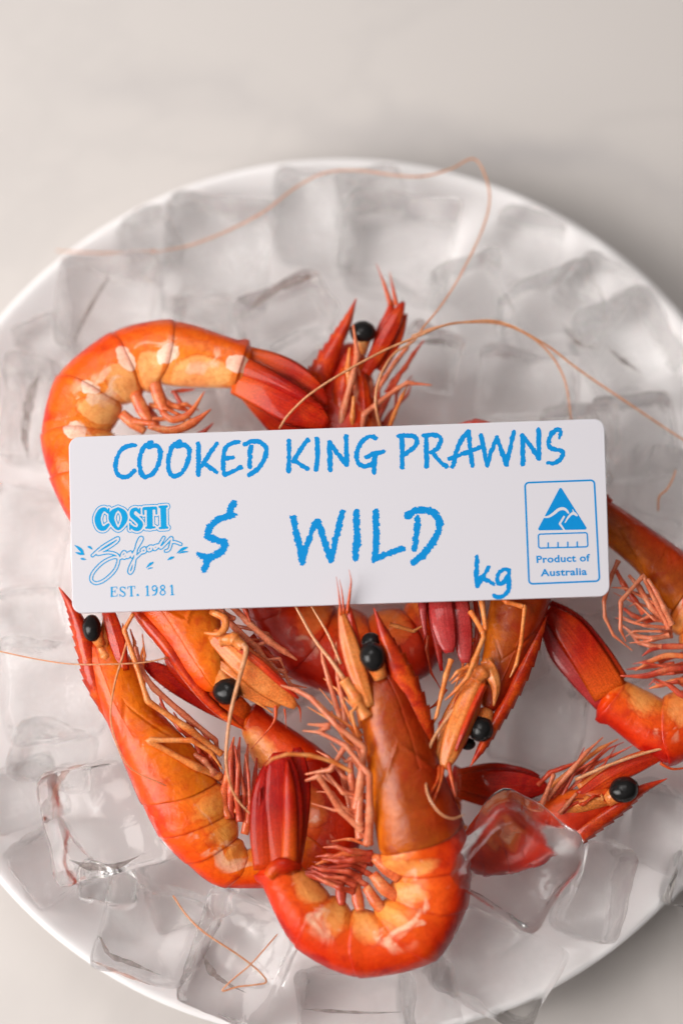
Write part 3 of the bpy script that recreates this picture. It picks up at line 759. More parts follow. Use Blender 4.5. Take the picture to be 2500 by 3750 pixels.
d.limb('antennule', ('L', (415, 1580), (392, 1720), (328, 1900)), [40, 24, 6], [57, 59, 61], 'feeler_red', smooth=True)
d.limb('antennule', ('L', (460, 1540), (490, 1700), (525, 1855)), [50, 30, 8], [57, 58, 59], 'feeler_red', smooth=True)
for ln, wd, z, mt in [
    (('L', (740, -20), (755, 130), (792, 385)), [60, 62, 54], [56, 58, 60], 'leg_orange'),
    (('L', (655, 215), (765, 395), (770, 450), (690, 650), (630, 795), (530, 910), (430, 1000)), [58, 60, 52, 62, 48, 44, 12], [57, 60, 60.5, 61, 61, 60, 59], 'leg_orange'),
    (('L', (485, 640), (440, 780), (400, 950), (355, 1140), (290, 1275)), [60, 62, 52, 40, 10], [57, 58, 58, 57.5, 56], 'leg_orange'),
    (('L', (900, 60), (975, 130), (1110, 170), (1135, 170), (1100, 500), (1060, 680), (1003, 798)), [56, 60, 54, 44, 42, 40, 8], [57, 58, 58, 58, 58, 58, 57], 'leg_orange'),
    (('L', (640, 700), (540, 750), (470, 832)), [50, 46, 10], [59, 60, 59], 'leg_orange'),
    (('L', (620, 760), (550, 800), (485, 855)), [40, 38, 10], [58, 59, 58.5], 'leg_orange'),
    (('L', (690, 60), (720, 300), (710, 470), (640, 640)), [60, 60, 50, 30], [52, 53, 54, 54], 'leg_red'),
    (('L', (280, 430), (268, 545), (310, 760), (400, 910)), [30, 34, 28, 8], [48, 47, 45, 44], 'leg_red'),
    (('L', (440, 900), (360, 1030), (255, 1100)), [40, 36, 8], [52, 51, 50], 'leg_red')]:
    d.limb('leg', ln, wd, z, mt)
d.blade('tail_fin', ('L', (330, -440), (300, -100), (330, 250), (400, 740)), [90, 130, 110, 30], [50, 53, 54, 54], 'tail', 1.0)
d.blade('tail_fin', ('L', (330, -440), (230, -100), (235, 200), (258, 445)), [70, 90, 70, 24], [50, 54, 55, 55], 'tail_pink', 1.0)
d.blade('tail_fin', ('L', (380, -450), (520, 0), (580, 350), (610, 670)), [110, 180, 180, 120], [50, 55, 57, 57], 'tail_pink', 1.4)
d.blade('tail_fin', ('L', (360, -450), (385, 0), (415, 320), (470, 580)), [110, 200, 220, 130], [50, 56, 58.3, 58.5], 'tail_pink', 1.4)

# --- the deep prawn whose head sticks out above the card
e = Prawn('deep prawn with red face looking up above the card, body passing underneath it', base_of('X', 720, 1150, 40), None)
e.body(st('X', [(0, (752, 845), (852, 850), 42), (.5, (700, 1000), (875, 990), 42), (1, (590, 1200), (790, 1180), 40), (2, (558, 1310), (745, 1285), 38),
                (3, (570, 1430), (715, 1360), 36), (4, (655, 1553), (770, 1400), 35), (5, (830, 1606), (845, 1420), 35), (6, (988, 1546), (925, 1400), 36), (7, (1060, 1400), (965, 1330), 38)]),
       hmat='deep', amat='deep')
e.rostrum(('H', (470, 1060), (500, 900), (565, 750), (645, 595), (722, 450), (792, 278)), [20, 150, 130, 92, 62, 6], [41, 45, 47, 47, 47, 47], -1, 10)
e.eye('H', (838, 520), 98, 86, 49, 0, (820, 680))
e.blade('antennal_scale', ('H', (860, 820), (960, 640), (1050, 470), (1130, 305)), [80, 120, 120, 50], [48, 49, 49, 48], 'scale_red')
e.blade('antennal_scale', ('H', (960, 800), (1060, 600), (1110, 480), (1150, 390)), [80, 100, 80, 24], [46, 47, 47, 46], 'scale_red')
e.blade('antennal_scale', ('H', (920, 680), (980, 520), (1030, 400), (1045, 290)), [70, 100, 80, 30], [46, 47, 47, 46], 'scale_red')
e.limb('antennule', ('H', (1040, 330), (1000, 200), (975, 130), (935, 30)), [40, 28, 14, 4], [47, 48, 48, 48], 'feeler_red', smooth=True)
e.limb('antennule', ('H', (1080, 330), (1062, 240), (1045, 160), (1032, 90)), [40, 26, 12, 4], [47, 48, 48, 48], 'feeler_red', smooth=True)
e.blade('mouthpart', ('H', (720, 1240), (700, 1050), (700, 900), (710, 770)), [150, 170, 150, 60], [46, 48, 48, 47], 'rostrum', 2.0, ridge=False)
e.blade('mouthpart', ('H', (860, 1240), (850, 1050), (840, 920), (830, 800)), [110, 120, 100, 40], [46, 48, 48, 47], 'rostrum', 2.0)
for ln, wd, z, mt in [
    (('H', (665, 1260), (700, 1080), (765, 850), (800, 690), (770, 465)), [60, 70, 58, 58, 16], [48, 50, 52, 52, 52], 'leg'),
    (('H', (745, 900), (730, 780), (745, 630)), [50, 54, 18], [49, 50, 50], 'leg_orange'),
    (('H', (825, 1260), (850, 1110), (960, 1020), (1090, 925), (1160, 885), (1335, 903)), [60, 56, 52, 46, 46, 10], [48, 50, 50, 50, 50, 50], 'leg'),
    (('H', (940, 940), (1000, 850), (1070, 740), (1150, 640), (1205, 535)), [50, 46, 46, 40, 10], [47, 48, 48, 48, 48], 'leg'),
    (('H', (1010, 960), (1050, 880), (1140, 780), (1200, 680), (1278, 578)), [50, 46, 48, 40, 10], [45, 46, 46, 46, 46], 'leg_red'),
    (('H', (1010, 1260), (1060, 1120), (1120, 980), (1172, 880)), [46, 42, 34, 10], [47, 47, 48, 48], 'leg_orange'),
    (('H', (760, 1260), (765, 1130), (775, 980)), [52, 50, 30], [48, 50, 51], 'leg_orange'),
    (('H', (930, 1240), (960, 1100), (1000, 1000)), [60, 60, 40], [43, 44, 44], 'leg_red'),
    (('L', (-60, 330), (0, 345), (155, 390), (235, 340)), [50, 48, 42, 20], [48, 48, 48, 49], 'leg_orange')]:
    e.limb('leg', ln, wd, z, mt)
e.blade('tail_fin', ('X', (1010, 1380), (1040, 1290), (1050, 1210), (1040, 1140)), [60, 80, 70, 30], 38, 'tail', 1.2)
e.blade('tail_fin', ('X', (1030, 1380), (1090, 1300), (1110, 1230), (1120, 1160)), [40, 60, 50, 24], 37, 'tail', 1.2)
def xp(f, *q):
    return [tuple((v / FR['X'][2]) for v in pt(f, *p)) for p in q]
h1 = xp('H', (970, 1240), (930, 1030), (960, 850), (1060, 680), (1200, 590), (1270, 490), (1400, 330), (1540, 110))
e.limb('antenna', ('X', *h1, (1110, 520), (1123, 440), (1091, 366), (1035, 388), (970, 405), (900, 402), (830, 392), (750, 396), (680, 430), (600, 490), (500, 540), (400, 572), (280, 581), (200, 580), (130, 576)),
       [8, 7, 6.5, 6, 5.5, 5, 4.5, 4.5, 4.5, 4.5, 4.5, 4.5, 4.5, 4.5, 4.5, 4.5, 4.5, 4.5, 4.2, 4, 4, 3.6, 3], [48, 51, 52, 52, 52, 52, 50, 48, 45, 44, 43, 43, 42, 41, 40, 40, 40, 40, 38, 36, 32, 28, 26], 'feeler', smooth=True, n=6)
h2 = xp('H', (240, 1215), (310, 1110), (470, 960), (720, 800), (1000, 650), (1240, 550), (1400, 480), (1560, 452))
e.limb('antenna', ('X', *h2, (1150, 744), (1220, 775), (1268, 820), (1298, 880), (1311, 965)), [6, 6, 6, 6, 6, 6, 6, 6, 5.5, 5, 5, 4.5, 4], [55, 56, 58, 58, 57, 56, 55, 53, 51, 49, 47, 45, 43], 'feeler', smooth=True, n=6)
e.limb('antenna', ('X', (945, 772), (1000, 752), (1066, 740), (1150, 740), (1250, 790), (1330, 850), (1440, 925), (1568, 1010), (1640, 1050)), [5, 5.5, 5.5, 5.5, 5, 5, 5, 4.5, 4], [54, 54, 53, 52, 49, 46, 43, 41, 40], 'feeler', smooth=True, n=6)

# --- the prawn at the right edge
f = Prawn('blurred prawn at the right edge with dark brown head and legs bunched below it', base_of('J', 900, 1000, 40), None)
f.body(st('J', [(0, (250, 20), (340, 420), 44), (.5, (650, 285), (700, 720), 43), (1, (1150, 640), (960, 1080), 41), (2, (1350, 850), (1040, 1230), 40), (3, (1480, 1130), (1120, 1380), 39),
                (4, (1520, 1500), (1150, 1520), 38), (5, (1380, 1950), (1130, 1660), 38), (6, (950, 2262), (900, 1725), 38), (7, (395, 1870), (610, 1590), 40)]), tk=.68, hmat='head_brown', amat='red_orange')
f.rostrum(('J', (500, 200), (380, 100), (250, 10), (120, -80), (0, -150), (-160, -220)), [60, 70, 66, 60, 50, 6], [46, 46, 47, 47, 47, 47], 1, 9)
f.eye('J', (130, 60), 110, 110, 46, 0, (240, 160))
for ln, wd, z, mt in [
    (('J', (560, 650), (510, 760), (450, 960), (455, 1090), (525, 1235), (675, 1355)), [50, 48, 42, 38, 30, 10], [46, 47, 47, 46, 45, 44], 'leg'),
    (('J', (960, 1180), (870, 1000), (755, 768), (580, 965), (578, 1185), (622, 1285)), [60, 56, 46, 46, 38, 10], [46, 48, 51, 50, 48, 46], 'leg'),
    (('J', (960, 1160), (820, 1020), (720, 850), (640, 760)), [66, 62, 56, 30], [45, 47, 48, 48], 'leg'),
    (('J', (760, 1060), (690, 960), (600, 830), (540, 720)), [60, 60, 54, 40], [45, 46, 46, 46], 'leg_red'),
    (('J', (960, 1230), (830, 1260), (700, 1240), (560, 1130)), [60, 60, 50, 16], [44, 44, 43, 42], 'leg'),
    (('J', (900, 1320), (800, 1310), (720, 1290), (620, 1180)), [50, 50, 44, 12], [43, 43, 42, 42], 'leg'),
    (('J', (980, 1150), (920, 1020), (860, 900), (790, 790)), [60, 58, 50, 34], [48, 50, 51, 51], 'leg'),
    (('J', (900, 1100), (780, 1120), (680, 1080), (600, 1020)), [60, 60, 50, 30], [42, 43, 43, 43], 'leg_red')]:
    f.limb('leg', ln, wd, z, mt)
for ln, wd, z, mt in [
    (('J', (1100, 1320), (980, 1320), (850, 1330), (745, 1395)), [60, 66, 60, 10], 43, 'swim'),
    (('J', (1100, 1400), (950, 1390), (830, 1430), (690, 1510)), [56, 62, 56, 10], 43, 'swim_orange'),
    (('J', (1120, 1490), (950, 1500), (780, 1550), (575, 1550)), [60, 70, 64, 14], 44, 'swim'),
    (('J', (1120, 1590), (1020, 1590), (900, 1620), (800, 1650)), [60, 66, 56, 10], 43, 'swim_orange'),
    (('J', (1120, 1720), (1040, 1690), (980, 1640), (880, 1580)), [70, 70, 56, 10], 44, 'swim'),
    (('J', (1000, 1450), (880, 1470), (720, 1490), (620, 1500)), [40, 46, 40, 8], 41, 'swim')]:
    f.swim(ln, wd, z, mt)
f.blade('tail_fin', ('J', (455, 1760), (270, 1530), (115, 1350), (-20, 1130)), [180, 230, 210, 110], [41, 42, 42, 42], 'tail_pink', 1.5)
f.blade('tail_fin', ('J', (560, 1600), (410, 1380), (225, 1150), (30, 975)), [180, 190, 170, 70], [42, 43, 43, 43], 'tail', 1.5)
f.blade('tail_fin', ('J', (500, 1680), (345, 1430), (180, 1200), (10, 1030)), [290, 285, 255, 130], [42.4, 43.6, 43.8, 43.6], 'tail_orange', 1.4)

# --- the prawn at lower right with the ice cube on it
g = Prawn('blurred red prawn at lower right, beak pointing right, clear ice cube on it', base_of('K', 600, 800, 30), None)
g.body(st('K', [(0, (1080, 690), (890, 500), 38), (.5, (880, 835), (700, 560), 36), (1, (620, 965), (520, 640), 33), (2, (450, 1030), (420, 690), 30), (3, (250, 1040), (330, 730), 27),
                (4, (60, 980), (220, 770), 26), (5, (-70, 800), (130, 710), 26), (6, (-60, 560), (150, 590), 27), (7, (120, 360), (200, 520), 29)]), tk=.66, hmat='deep', amat='deep')
g.rostrum(('K', (760, 900), (890, 815), (1030, 715), (1185, 605), (1295, 515), (1465, 438)), [12, 90, 88, 76, 54, 5], [34, 38, 40, 40, 40, 40], 1, 10)
g.eye('K', (1188, 508), 100, 84, 42, .3, (1080, 580))
g.blade('antennal_scale', ('K', (900, 560), (1100, 430), (1290, 335), (1465, 285)), [80, 120, 120, 40], [40, 41, 41, 40], 'scale_red')
g.blade('antennal_scale', ('K', (900, 500), (1080, 400), (1230, 320), (1360, 255)), [60, 80, 70, 24], [39, 40, 40, 40], 'scale')
g.blade('mouthpart', ('K', (820, 620), (920, 610), (1010, 600), (1100, 600)), [100, 90, 70, 20], [41, 42, 42, 41], 'scale', 1.2)
g.limb('antennule', ('K', (880, 620), (960, 590), (1060, 560)), [90, 90, 60], [40, 41, 41], 'leg_orange')
for ln, wd, z, mt in [
    (('K', (640, 640), (675, 585), (745, 405)), [46, 44, 34], [40, 42, 43], 'leg'),
    (('K', (690, 570), (860, 380), (950, 270), (1058, 172)), [48, 44, 34, 8], [40, 42, 42, 41], 'leg'),
    (('K', (720, 490), (900, 350), (1040, 245), (1155, 185)), [44, 40, 34, 8], [38, 39, 39, 38], 'leg_orange'),
    (('K', (780, 660), (830, 600), (890, 530)), [36, 36, 26], [42, 43, 43], 'leg'),
    (('K', (860, 410), (1000, 350), (1120, 290), (1245, 228)), [34, 30, 26, 6], [37, 38, 38, 38], 'leg_red'),
    (('K', (640, 480), (720, 400), (800, 370), (900, 330)), [44, 44, 38, 20], [36, 37, 38, 38], 'leg_red'),
    (('K', (440, 740), (560, 740), (740, 710)), [30, 30, 16], [40, 40, 40], 'leg')]:
    g.limb('leg', ln, wd, z, mt)
g.blade('tail_fin', ('K', (130, 420), (350, 390), (520, 410), (650, 430)), [90, 110, 100, 50], [31, 33, 34, 34], 'tail', 1.4)
g.blade('tail_fin', ('K', (130, 460), (330, 470), (530, 485), (700, 495)), [110, 190, 190, 90], [32, 35, 36, 36], 'tail', 1.6)
g.blade('tail_fin', ('K', (130, 520), (330, 560), (500, 590), (640, 600)), [90, 130, 120, 50], [31, 32, 33, 33], 'tail', 1.4)
g.limb('antenna', ('K', (880, 445), (1100, 350), (1340, 270), (1570, 215), (1750, 180)), [24, 22, 20, 16, 14], [41, 43, 43, 43, 42], 'feeler', smooth=True)
g.limb('antenna', ('K', (1420, 340), (1490, 375), (1570, 372), (1700, 350)), [20, 16, 14, 12], [41, 41, 40, 40], 'feeler_red', smooth=True)

# --- thin limbs and palps tangled between the bigger legs
def tangle(pr, f_, base, tip, n_, w_, z, mat, name='leg', spread=60):
    (bx0, by0), (bx1, by1) = base; (tx0, ty0), (tx1, ty1) = tip
    rr = random.Random(int(bx0 * 7 + ty0))
    for i in range(n_):
        q = (i + rr.uniform(.1, .9)) / n_
        B = (bx0 + (bx1 - bx0) * q, by0 + (by1 - by0) * q); T_ = (tx0 + (tx1 - tx0) * q + rr.uniform(-1, 1) * spread, ty0 + (ty1 - ty0) * q + rr.uniform(-1, 1) * spread)
        m1 = tuple(b_ + (t_ - b_) * rr.uniform(.28, .42) + rr.uniform(-.8, .8) * spread for b_, t_ in zip(B, T_))
        m2 = tuple(b_ + (t_ - b_) * rr.uniform(.62, .78) + rr.uniform(-.8, .8) * spread for b_, t_ in zip(B, T_))
        ww = w_ * rr.uniform(.7, 1.25); zz = z + rr.uniform(-2, 1.5)
        pr.limb(name, (f_, B, m1, m2, T_), [ww * 1.3, ww, ww * .8, ww * .25], [zz - 2, zz + .6, zz + .4, zz - .6], mat)
tangle(a, 'D', ((700, 1050), (740, 1480)), ((500, 820), (470, 1300)), 7, 30, 55, 'leg', spread=55)
tangle(a, 'D', ((690, 900), (700, 1050)), ((560, 560), (430, 800)), 5, 20, 58, 'leg_orange', 'mouthpart', 40)
tangle(a, 'D', ((760, 1560), (640, 1800)), ((470, 1560), (400, 1690)), 7, 30, 52, 'swim', 'swimmeret', 25)
tangle(b, 'C', ((1000, 1320), (1130, 1360)), ((990, 900), (1120, 960)), 5, 34, 47, 'swim', 'swimmeret', 25)
tangle(c, 'I', ((480, 640), (640, 480)), ((760, 660), (820, 560)), 5, 34, 49, 'swim_orange', 'swimmeret', 25)
tangle(b, 'C', ((800, 860), (960, 1100)), ((540, 560), (800, 840)), 6, 34, 46, 'leg_red', spread=50)
tangle(b, 'C', ((400, 480), (520, 620)), ((380, 200), (520, 330)), 4, 24, 47, 'leg_orange', 'mouthpart', 30)
tangle(c, 'C', ((980, 160), (1180, 470)), ((1220, 260), (1420, 560)), 6, 30, 52, 'leg', spread=50)
tangle(c, 'C', ((880, 430), (1000, 560)), ((1060, 600), (1250, 720)), 4, 22, 52.5, 'leg_orange', 'mouthpart', 30)
tangle(d, 'L', ((740, 420), (700, 700)), ((560, 760), (470, 1120)), 5, 36, 53, 'leg_orange', spread=60)
tangle(d, 'L', ((640, 820), (560, 960)), ((400, 1280), (340, 1420)), 4, 28, 54, 'scale_red', 'mouthpart', 40)
tangle(e, 'H', ((820, 1200), (1000, 1240)), ((1000, 640), (1240, 900)), 5, 34, 45, 'leg_red', spread=50)
tangle(e, 'H', ((680, 1180), (900, 1180)), ((720, 700), (880, 760)), 4, 44, 47, 'leg', 'mouthpart', 40)
tangle(f, 'J', ((960, 1000), (980, 1250)), ((560, 780), (600, 1260)), 8, 34, 46, 'leg', spread=80)
tangle(f, 'J', ((1060, 1340), (1080, 1650)), ((700, 1420), (820, 1640)), 5, 34, 42, 'swim', 'swimmeret', 50)
tangle(g, 'K', ((680, 640), (860, 500)), ((900, 240), (1240, 240)), 6, 26, 39, 'leg_red', spread=40)
tangle(g, 'K', ((780, 680), (900, 560)), ((960, 560), (1100, 520)), 4, 26, 41, 'scale_red', 'mouthpart', 30)

# --- loose feelers lying on the ice
def loose(label, ln, wd, z):
    k = ksc(ln[0]); P = P2(ln); zz = lin(z, len(P))
    A = [at(p, q) for p, q in zip(P, zz)]
    Q = cr(A, 6)
    W = np.interp(np.linspace(0, 1, len(Q)), np.linspace(0, 1, len(wd)), wd) * k / 2
    b_ = Vector((A[0].x, A[0].y, A[0].z - 3))
    gm = tube(Q, W, W, UPV, 6)
    o = mesh_obj('broken_feeler', gm[0], gm[1], M['feeler'], None, gm[2], base=b_)
    o.location = b_ * MM
    tag(o, label, 'feeler')
loose('broken orange feeler bent to a sharp V on the ice at the bottom', ('F', (765, 700), (820, 780), (900, 860), (1050, 960), (1140, 1030), (1176, 1080), (1120, 1094), (1050, 1102), (982, 1120), (1030, 1068), (1110, 1000), (1225, 870)),
      [9, 9, 9, 8, 8, 8, 8, 8, 8, 7, 7, 6], [40, 42, 43, 43, 42, 41, 41, 41, 41, 42, 43, 42])
loose('short pale feeler on the blurred ice right of the card', ('J', (1010, -60), (985, 10), (940, 90), (880, 150), (872, 260)), [14, 16, 18, 18, 12], [40, 40, 40, 40, 39])

# ------------------------------------------------------------------ price card
TL, TR, BR, BL = [pt('X', *q) for q in ((158, 1004), (1387, 961), (1400, 1369), (166.5, 1409))]
def card_pt(u, v):
    a_ = np.array(TL) * (1 - u) * (1 - v) + np.array(TR) * u * (1 - v) + np.array(BR) * u * v + np.array(BL) * (1 - u) * v
    return tuple(a_)
outline = []
ru, rv = 24 / 1230, 24 / 405
for (cu, cv, a0) in ((1 - ru, rv, -90), (1 - ru, 1 - rv, 0), (ru, 1 - rv, 90), (ru, rv, 180)):
    for k in range(9):
        t = math.radians(a0 + 90 * k / 8)
        outline.append(card_pt(cu + ru * math.cos(t), cv + rv * math.sin(t)))
n = len(outline); V, F = [], []
cen = at(card_pt(.5, .5), SIGN_TOP)
CARD = Vector((cen.x, cen.y, SIGN_TOP - 1.2))
top_pts = [at(q, SIGN_TOP) for q in outline]
def shrink(q, s): 
    dv = Vector((q.x - cen.x, q.y - cen.y, 0)); L_ = dv.length
    return q - dv.normalized() * s
for dz, s in ((0, .25), (-.10, .06), (-.25, 0), (-.95, 0), (-1.10, .06), (-1.2, .25)):
    for q in top_pts:
        r = shrink(q, s); V.append((r.x, r.y, SIGN_TOP + dz))
for i in range(5):
    for k in range(n):
        a_, b_ = i * n + k, i * n + (k + 1) % n
        F.append((a_, b_, b_ + n, a_ + n))
F.append(tuple(range(n))); F.append(tuple(reversed(range(5 * n, 6 * n))))
card_root = tag(empty('price_card', CARD), 'white plastic price card with blue writing lying across the prawns', 'price card')
card = mesh_obj('card', V, F, M['card'], card_root, smooth=False, base=CARD)

# printing: distance fields of the pen strokes turned into one thin sheet of ink
G = 2.0
def field(strokes, x0, y0, nx, ny):
    D = np.full((ny, nx), 1e6)
    for f_, w_, pts, closed in strokes:
        k = FR[f_][2]
        P = [pt(f_, *q) for q in pts]
        w = [w_] * len(P) if not isinstance(w_, (list, tuple)) else list(np.interp(np.linspace(0, 1, len(P)), np.linspace(0, 1, len(w_)), w_))
        w = [q * k / 2 for q in w]
        if len(P) > 2 and closed != 'poly':
            Q = cr([Vector((*p, ww)) for p, ww in zip(P, w)], 5)
            P = [(q.x, q.y) for q in Q]; w = [q.z for q in Q]
        if len(P) == 1: P = [P[0], (P[0][0] + .1, P[0][1])]; w = [w[0], w[0]]
        segs = list(zip(P[:-1], P[1:], w[:-1], w[1:]))
        for (ax, ay), (bx, by), wa, wb in segs:
            pad = 26 + max(wa, wb)
            i0, i1 = int((min(ax, bx) - pad - x0) / G), int((max(ax, bx) + pad - x0) / G) + 2
            j0, j1 = int((min(ay, by) - pad - y0) / G), int((max(ay, by) + pad - y0) / G) + 2
            i0, j0 = max(i0, 0), max(j0, 0); i1, j1 = min(i1, nx), min(j1, ny)
            if i1 <= i0 or j1 <= j0: continue
            X, Y = np.meshgrid(x0 + G * np.arange(i0, i1), y0 + G * np.arange(j0, j1))
            dx, dy = bx - ax, by - ay; l2 = dx * dx + dy * dy + 1e-9
            t = np.clip(((X - ax) * dx + (Y - ay) * dy) / l2, 0, 1)
            dd = np.hypot(X - ax - t * dx, Y - ay - t * dy) - (wa + (wb - wa) * t)
            D[j0:j1, i0:i1] = np.minimum(D[j0:j1, i0:i1], dd)
    return D
def poly_field(P, rad, x0, y0, nx, ny):
    X, Y = np.meshgrid(x0 + G * np.arange(nx), y0 + G * np.arange(ny))
    D = np.full(X.shape, 1e6); ins = np.zeros(X.shape, bool)
    for (ax, ay), (bx, by) in zip(P, P[1:] + P[:1]):
        dx, dy = bx - ax, by - ay
        t = np.clip(((X - ax) * dx + (Y - ay) * dy) / (dx * dx + dy * dy), 0, 1)
        D = np.minimum(D, np.hypot(X - ax - t * dx, Y - ay - t * dy))
        cnd = ((ay > Y) != (by > Y)) & (X < (bx - ax) * (Y - ay) / (by - ay + 1e-9) + ax)
        ins ^= cnd
    return np.where(ins, -D, D) - rad
def rough(D, amp, seed):
    r = np.random.RandomState(seed)
    ny, nx = D.shape
    def sm(a_, kx, ky):
        ker = np.ones(kx) / kx
        a_ = np.apply_along_axis(lambda q: np.convolve(q, ker, 'same'), 1, a_)
        ker = np.ones(ky) / ky
        return np.apply_along_axis(lambda q: np.convolve(q, ker, 'same'), 0, a_)
    n1 = sm(r.randn(ny, nx), 5, 2); n1 /= n1.std()
    n2 = sm(r.randn(ny, nx), 9, 7); n2 /= n2.std()
    Dn = D + amp * (.7 * n1 + .8 * n2)
    # dry-brush flecks
    Dn = np.where((n1 > 3.1) & (D > -9), np.maximum(Dn, 1.0), Dn)
    return Dn
def march(name, D, x0, y0, mat, parent, z):
    """iso-contour D<0 as polygons"""
    ny, nx = D.shape
    V, F = [], []
    ins = D < 0
    full = ins[:-1, :-1] & ins[1:, :-1] & ins[:-1, 1:] & ins[1:, 1:]
    anyc = ins[:-1, :-1] | ins[1:, :-1] | ins[:-1, 1:] | ins[1:, 1:]
    def addp(P):
        i = len(V)
        for (x, y) in P: V.append(at((x, y), z))
        F.append(tuple(range(i + len(P) - 1, i - 1, -1)))
    for j in range(ny - 1):
        row = full[j]; i = 0
        nz = np.nonzero(anyc[j])[0]
        if len(nz) == 0: continue
        i = nz[0]; last = nz[-1]
        while i <= last:
            if row[i]:
                i2 = i
                while i2 + 1 <= last and row[i2 + 1]: i2 += 1
                addp([(x0 + G * i, y0 + G * j), (x0 + G * (i2 + 1), y0 + G * j), (x0 + G * (i2 + 1), y0 + G * (j + 1)), (x0 + G * i, y0 + G * (j + 1))])
                i = i2 + 1; continue
            if anyc[j][i]:
                cs = [(i, j), (i + 1, j), (i + 1, j + 1), (i, j + 1)]
                d_ = [D[q[1], q[0]] for q in cs]; P = []
                for a_ in range(4):
                    b_ = (a_ + 1) % 4
                    if d_[a_] < 0: P.append((x0 + G * cs[a_][0], y0 + G * cs[a_][1]))
                    if (d_[a_] < 0) != (d_[b_] < 0):
                        t = d_[a_] / (d_[a_] - d_[b_])
                        P.append((x0 + G * (cs[a_][0] + t * (cs[b_][0] - cs[a_][0])), y0 + G * (cs[a_][1] + t * (cs[b_][1] - cs[a_][1]))))
                if len(P) >= 3: addp(P)
            i += 1
    return mesh_obj(name, V, F, mat, parent, smooth=False, base=CARD)
def S(f_, w_, *pts): return (f_, w_, pts, None)
def box_of(strokes, pad=30):
    xs, ys = [], []
    for f_, w_, pts, _ in strokes:
        for q in pts:
            p_ = pt(f_, *q); xs.append(p_[0]); ys.append(p_[1])
    x0, y0 = min(xs) - pad, min(ys) - pad
    return x0, y0, int((max(xs) + pad - x0) / G) + 2, int((max(ys) + pad - y0) / G) + 2
INK_Z = SIGN_TOP + .04
def brush(name, strokes, amp=1.5, seed=1):
    bx = box_of(strokes)
    return march(name, rough(field(strokes, *bx), amp, seed), bx[0], bx[1], M['ink'], card_root, INK_Z)

head = [S('T1', 32, (188, 178), (140, 180), (95, 205), (60, 260), (46, 320), (56, 380), (92, 408), (128, 404), (160, 380), (182, 360)),
        S('T1', 34, (302, 158), (250, 190), (222, 260), (219, 330), (234, 385), (266, 403), (310, 382), (350, 320), (366, 250), (360, 200), (330, 180), (285, 192)),
        S('T1', 34, (508, 152), (455, 185), (430, 260), (425, 330), (440, 382), (470, 398), (515, 378), (555, 320), (573, 250), (569, 200), (535, 175), (490, 186)),
        S('T1', 34, (640, 168), (642, 280), (640, 388)), S('T1', 32, (772, 165), (720, 240), (668, 318)), S('T1', 30, (675, 303), (772, 372)),
        S('T1', 32, (926, 152), (868, 170), (834, 200), (820, 260), (818, 330), (828, 385)), S('T1', 30, (828, 275), (860, 268), (888, 264)), S('T1', 30, (830, 390), (880, 366), (946, 335)),
        S('T1', 34, (1016, 188), (1010, 260), (1006, 332)), S('T1', 34, (975, 172), (1020, 148), (1080, 155), (1122, 190), (1124, 240), (1095, 310), (1050, 358), (1002, 392)),
        S('T2', 34, (113, 146), (114, 260), (112, 364)), S('T2', 34, (246, 140), (195, 210), (142, 295)), S('T2', 32, (148, 285), (245, 346)),
        S('T2', 34, (314, 132), (318, 240), (308, 352)),
        S('T2', 36, (402, 155), (408, 260), (408, 356)), S('T2', 34, (408, 165), (460, 235), (526, 316)), S('T2', 34, (522, 116), (525, 220), (528, 312)),
        S('T2', 34, (732, 125), (698, 114), (650, 138), (612, 190), (598, 250), (608, 300), (645, 328), (692, 322), (722, 300)), S('T2', 32, (672, 264), (720, 238), (788, 222)), S('T2', 34, (728, 255), (723, 372)),
        S('T2', 36, (922, 120), (925, 230), (925, 334)), S('T2', 34, (902, 112), (960, 106), (1010, 116), (1030, 148), (1005, 195), (948, 240)),
        S('T2', 36, (1096, 120), (1098, 230), (1099, 330)), S('T2', 34, (1074, 108), (1130, 103), (1185, 112), (1203, 142), (1180, 195), (1135, 232)), S('T2', 34, (1140, 225), (1190, 285), (1240, 328)),
        S('T3', 42, (275, 102), (220, 170), (175, 270), (140, 410)), S('T3', 42, (282, 104), (293, 230), (314, 402)), S('T3', 40, (108, 345), (220, 302), (370, 246)),
        S('T3', 42, (393, 135), (420, 270), (446, 400)), S('T3', 40, (448, 392), (485, 270), (530, 160)), S('T3', 42, (532, 155), (580, 285), (618, 392)), S('T3', 40, (620, 390), (655, 240), (686, 98)),
        S('T3', 44, (764, 130), (768, 260), (768, 390)), S('T3', 42, (768, 140), (835, 230), (912, 340)), S('T3', 44, (908, 84), (912, 210), (912, 336)),
        S('T3', [20, 36, 42, 42, 42, 42, 42, 42, 40, 26], (1094, 158), (1108, 100), (1075, 80), (1030, 110), (1000, 175), (1003, 238), (1055, 260), (1112, 272), (1122, 312), (1090, 360), (1040, 382), (985, 378))]
brush('headline_lettering', head, 1.15, 3)
brush('dollar_sign', [S('T4', 58, (1356, 100), (1328, 165), (1312, 195)), S('T4', [46, 56, 62, 60, 60, 58, 60, 62, 60, 40], (1352, 196), (1300, 210), (1225, 235), (1175, 285), (1150, 345), (1152, 372), (1215, 396), (1275, 412), (1286, 445), (1262, 490), (1195, 528), (1130, 535), (1062, 518)),
                      S('T4', 56, (1150, 550), (1134, 600), (1116, 640)), S('T4', 22, (1340, 190), (1382, 190))], 2.2, 5)
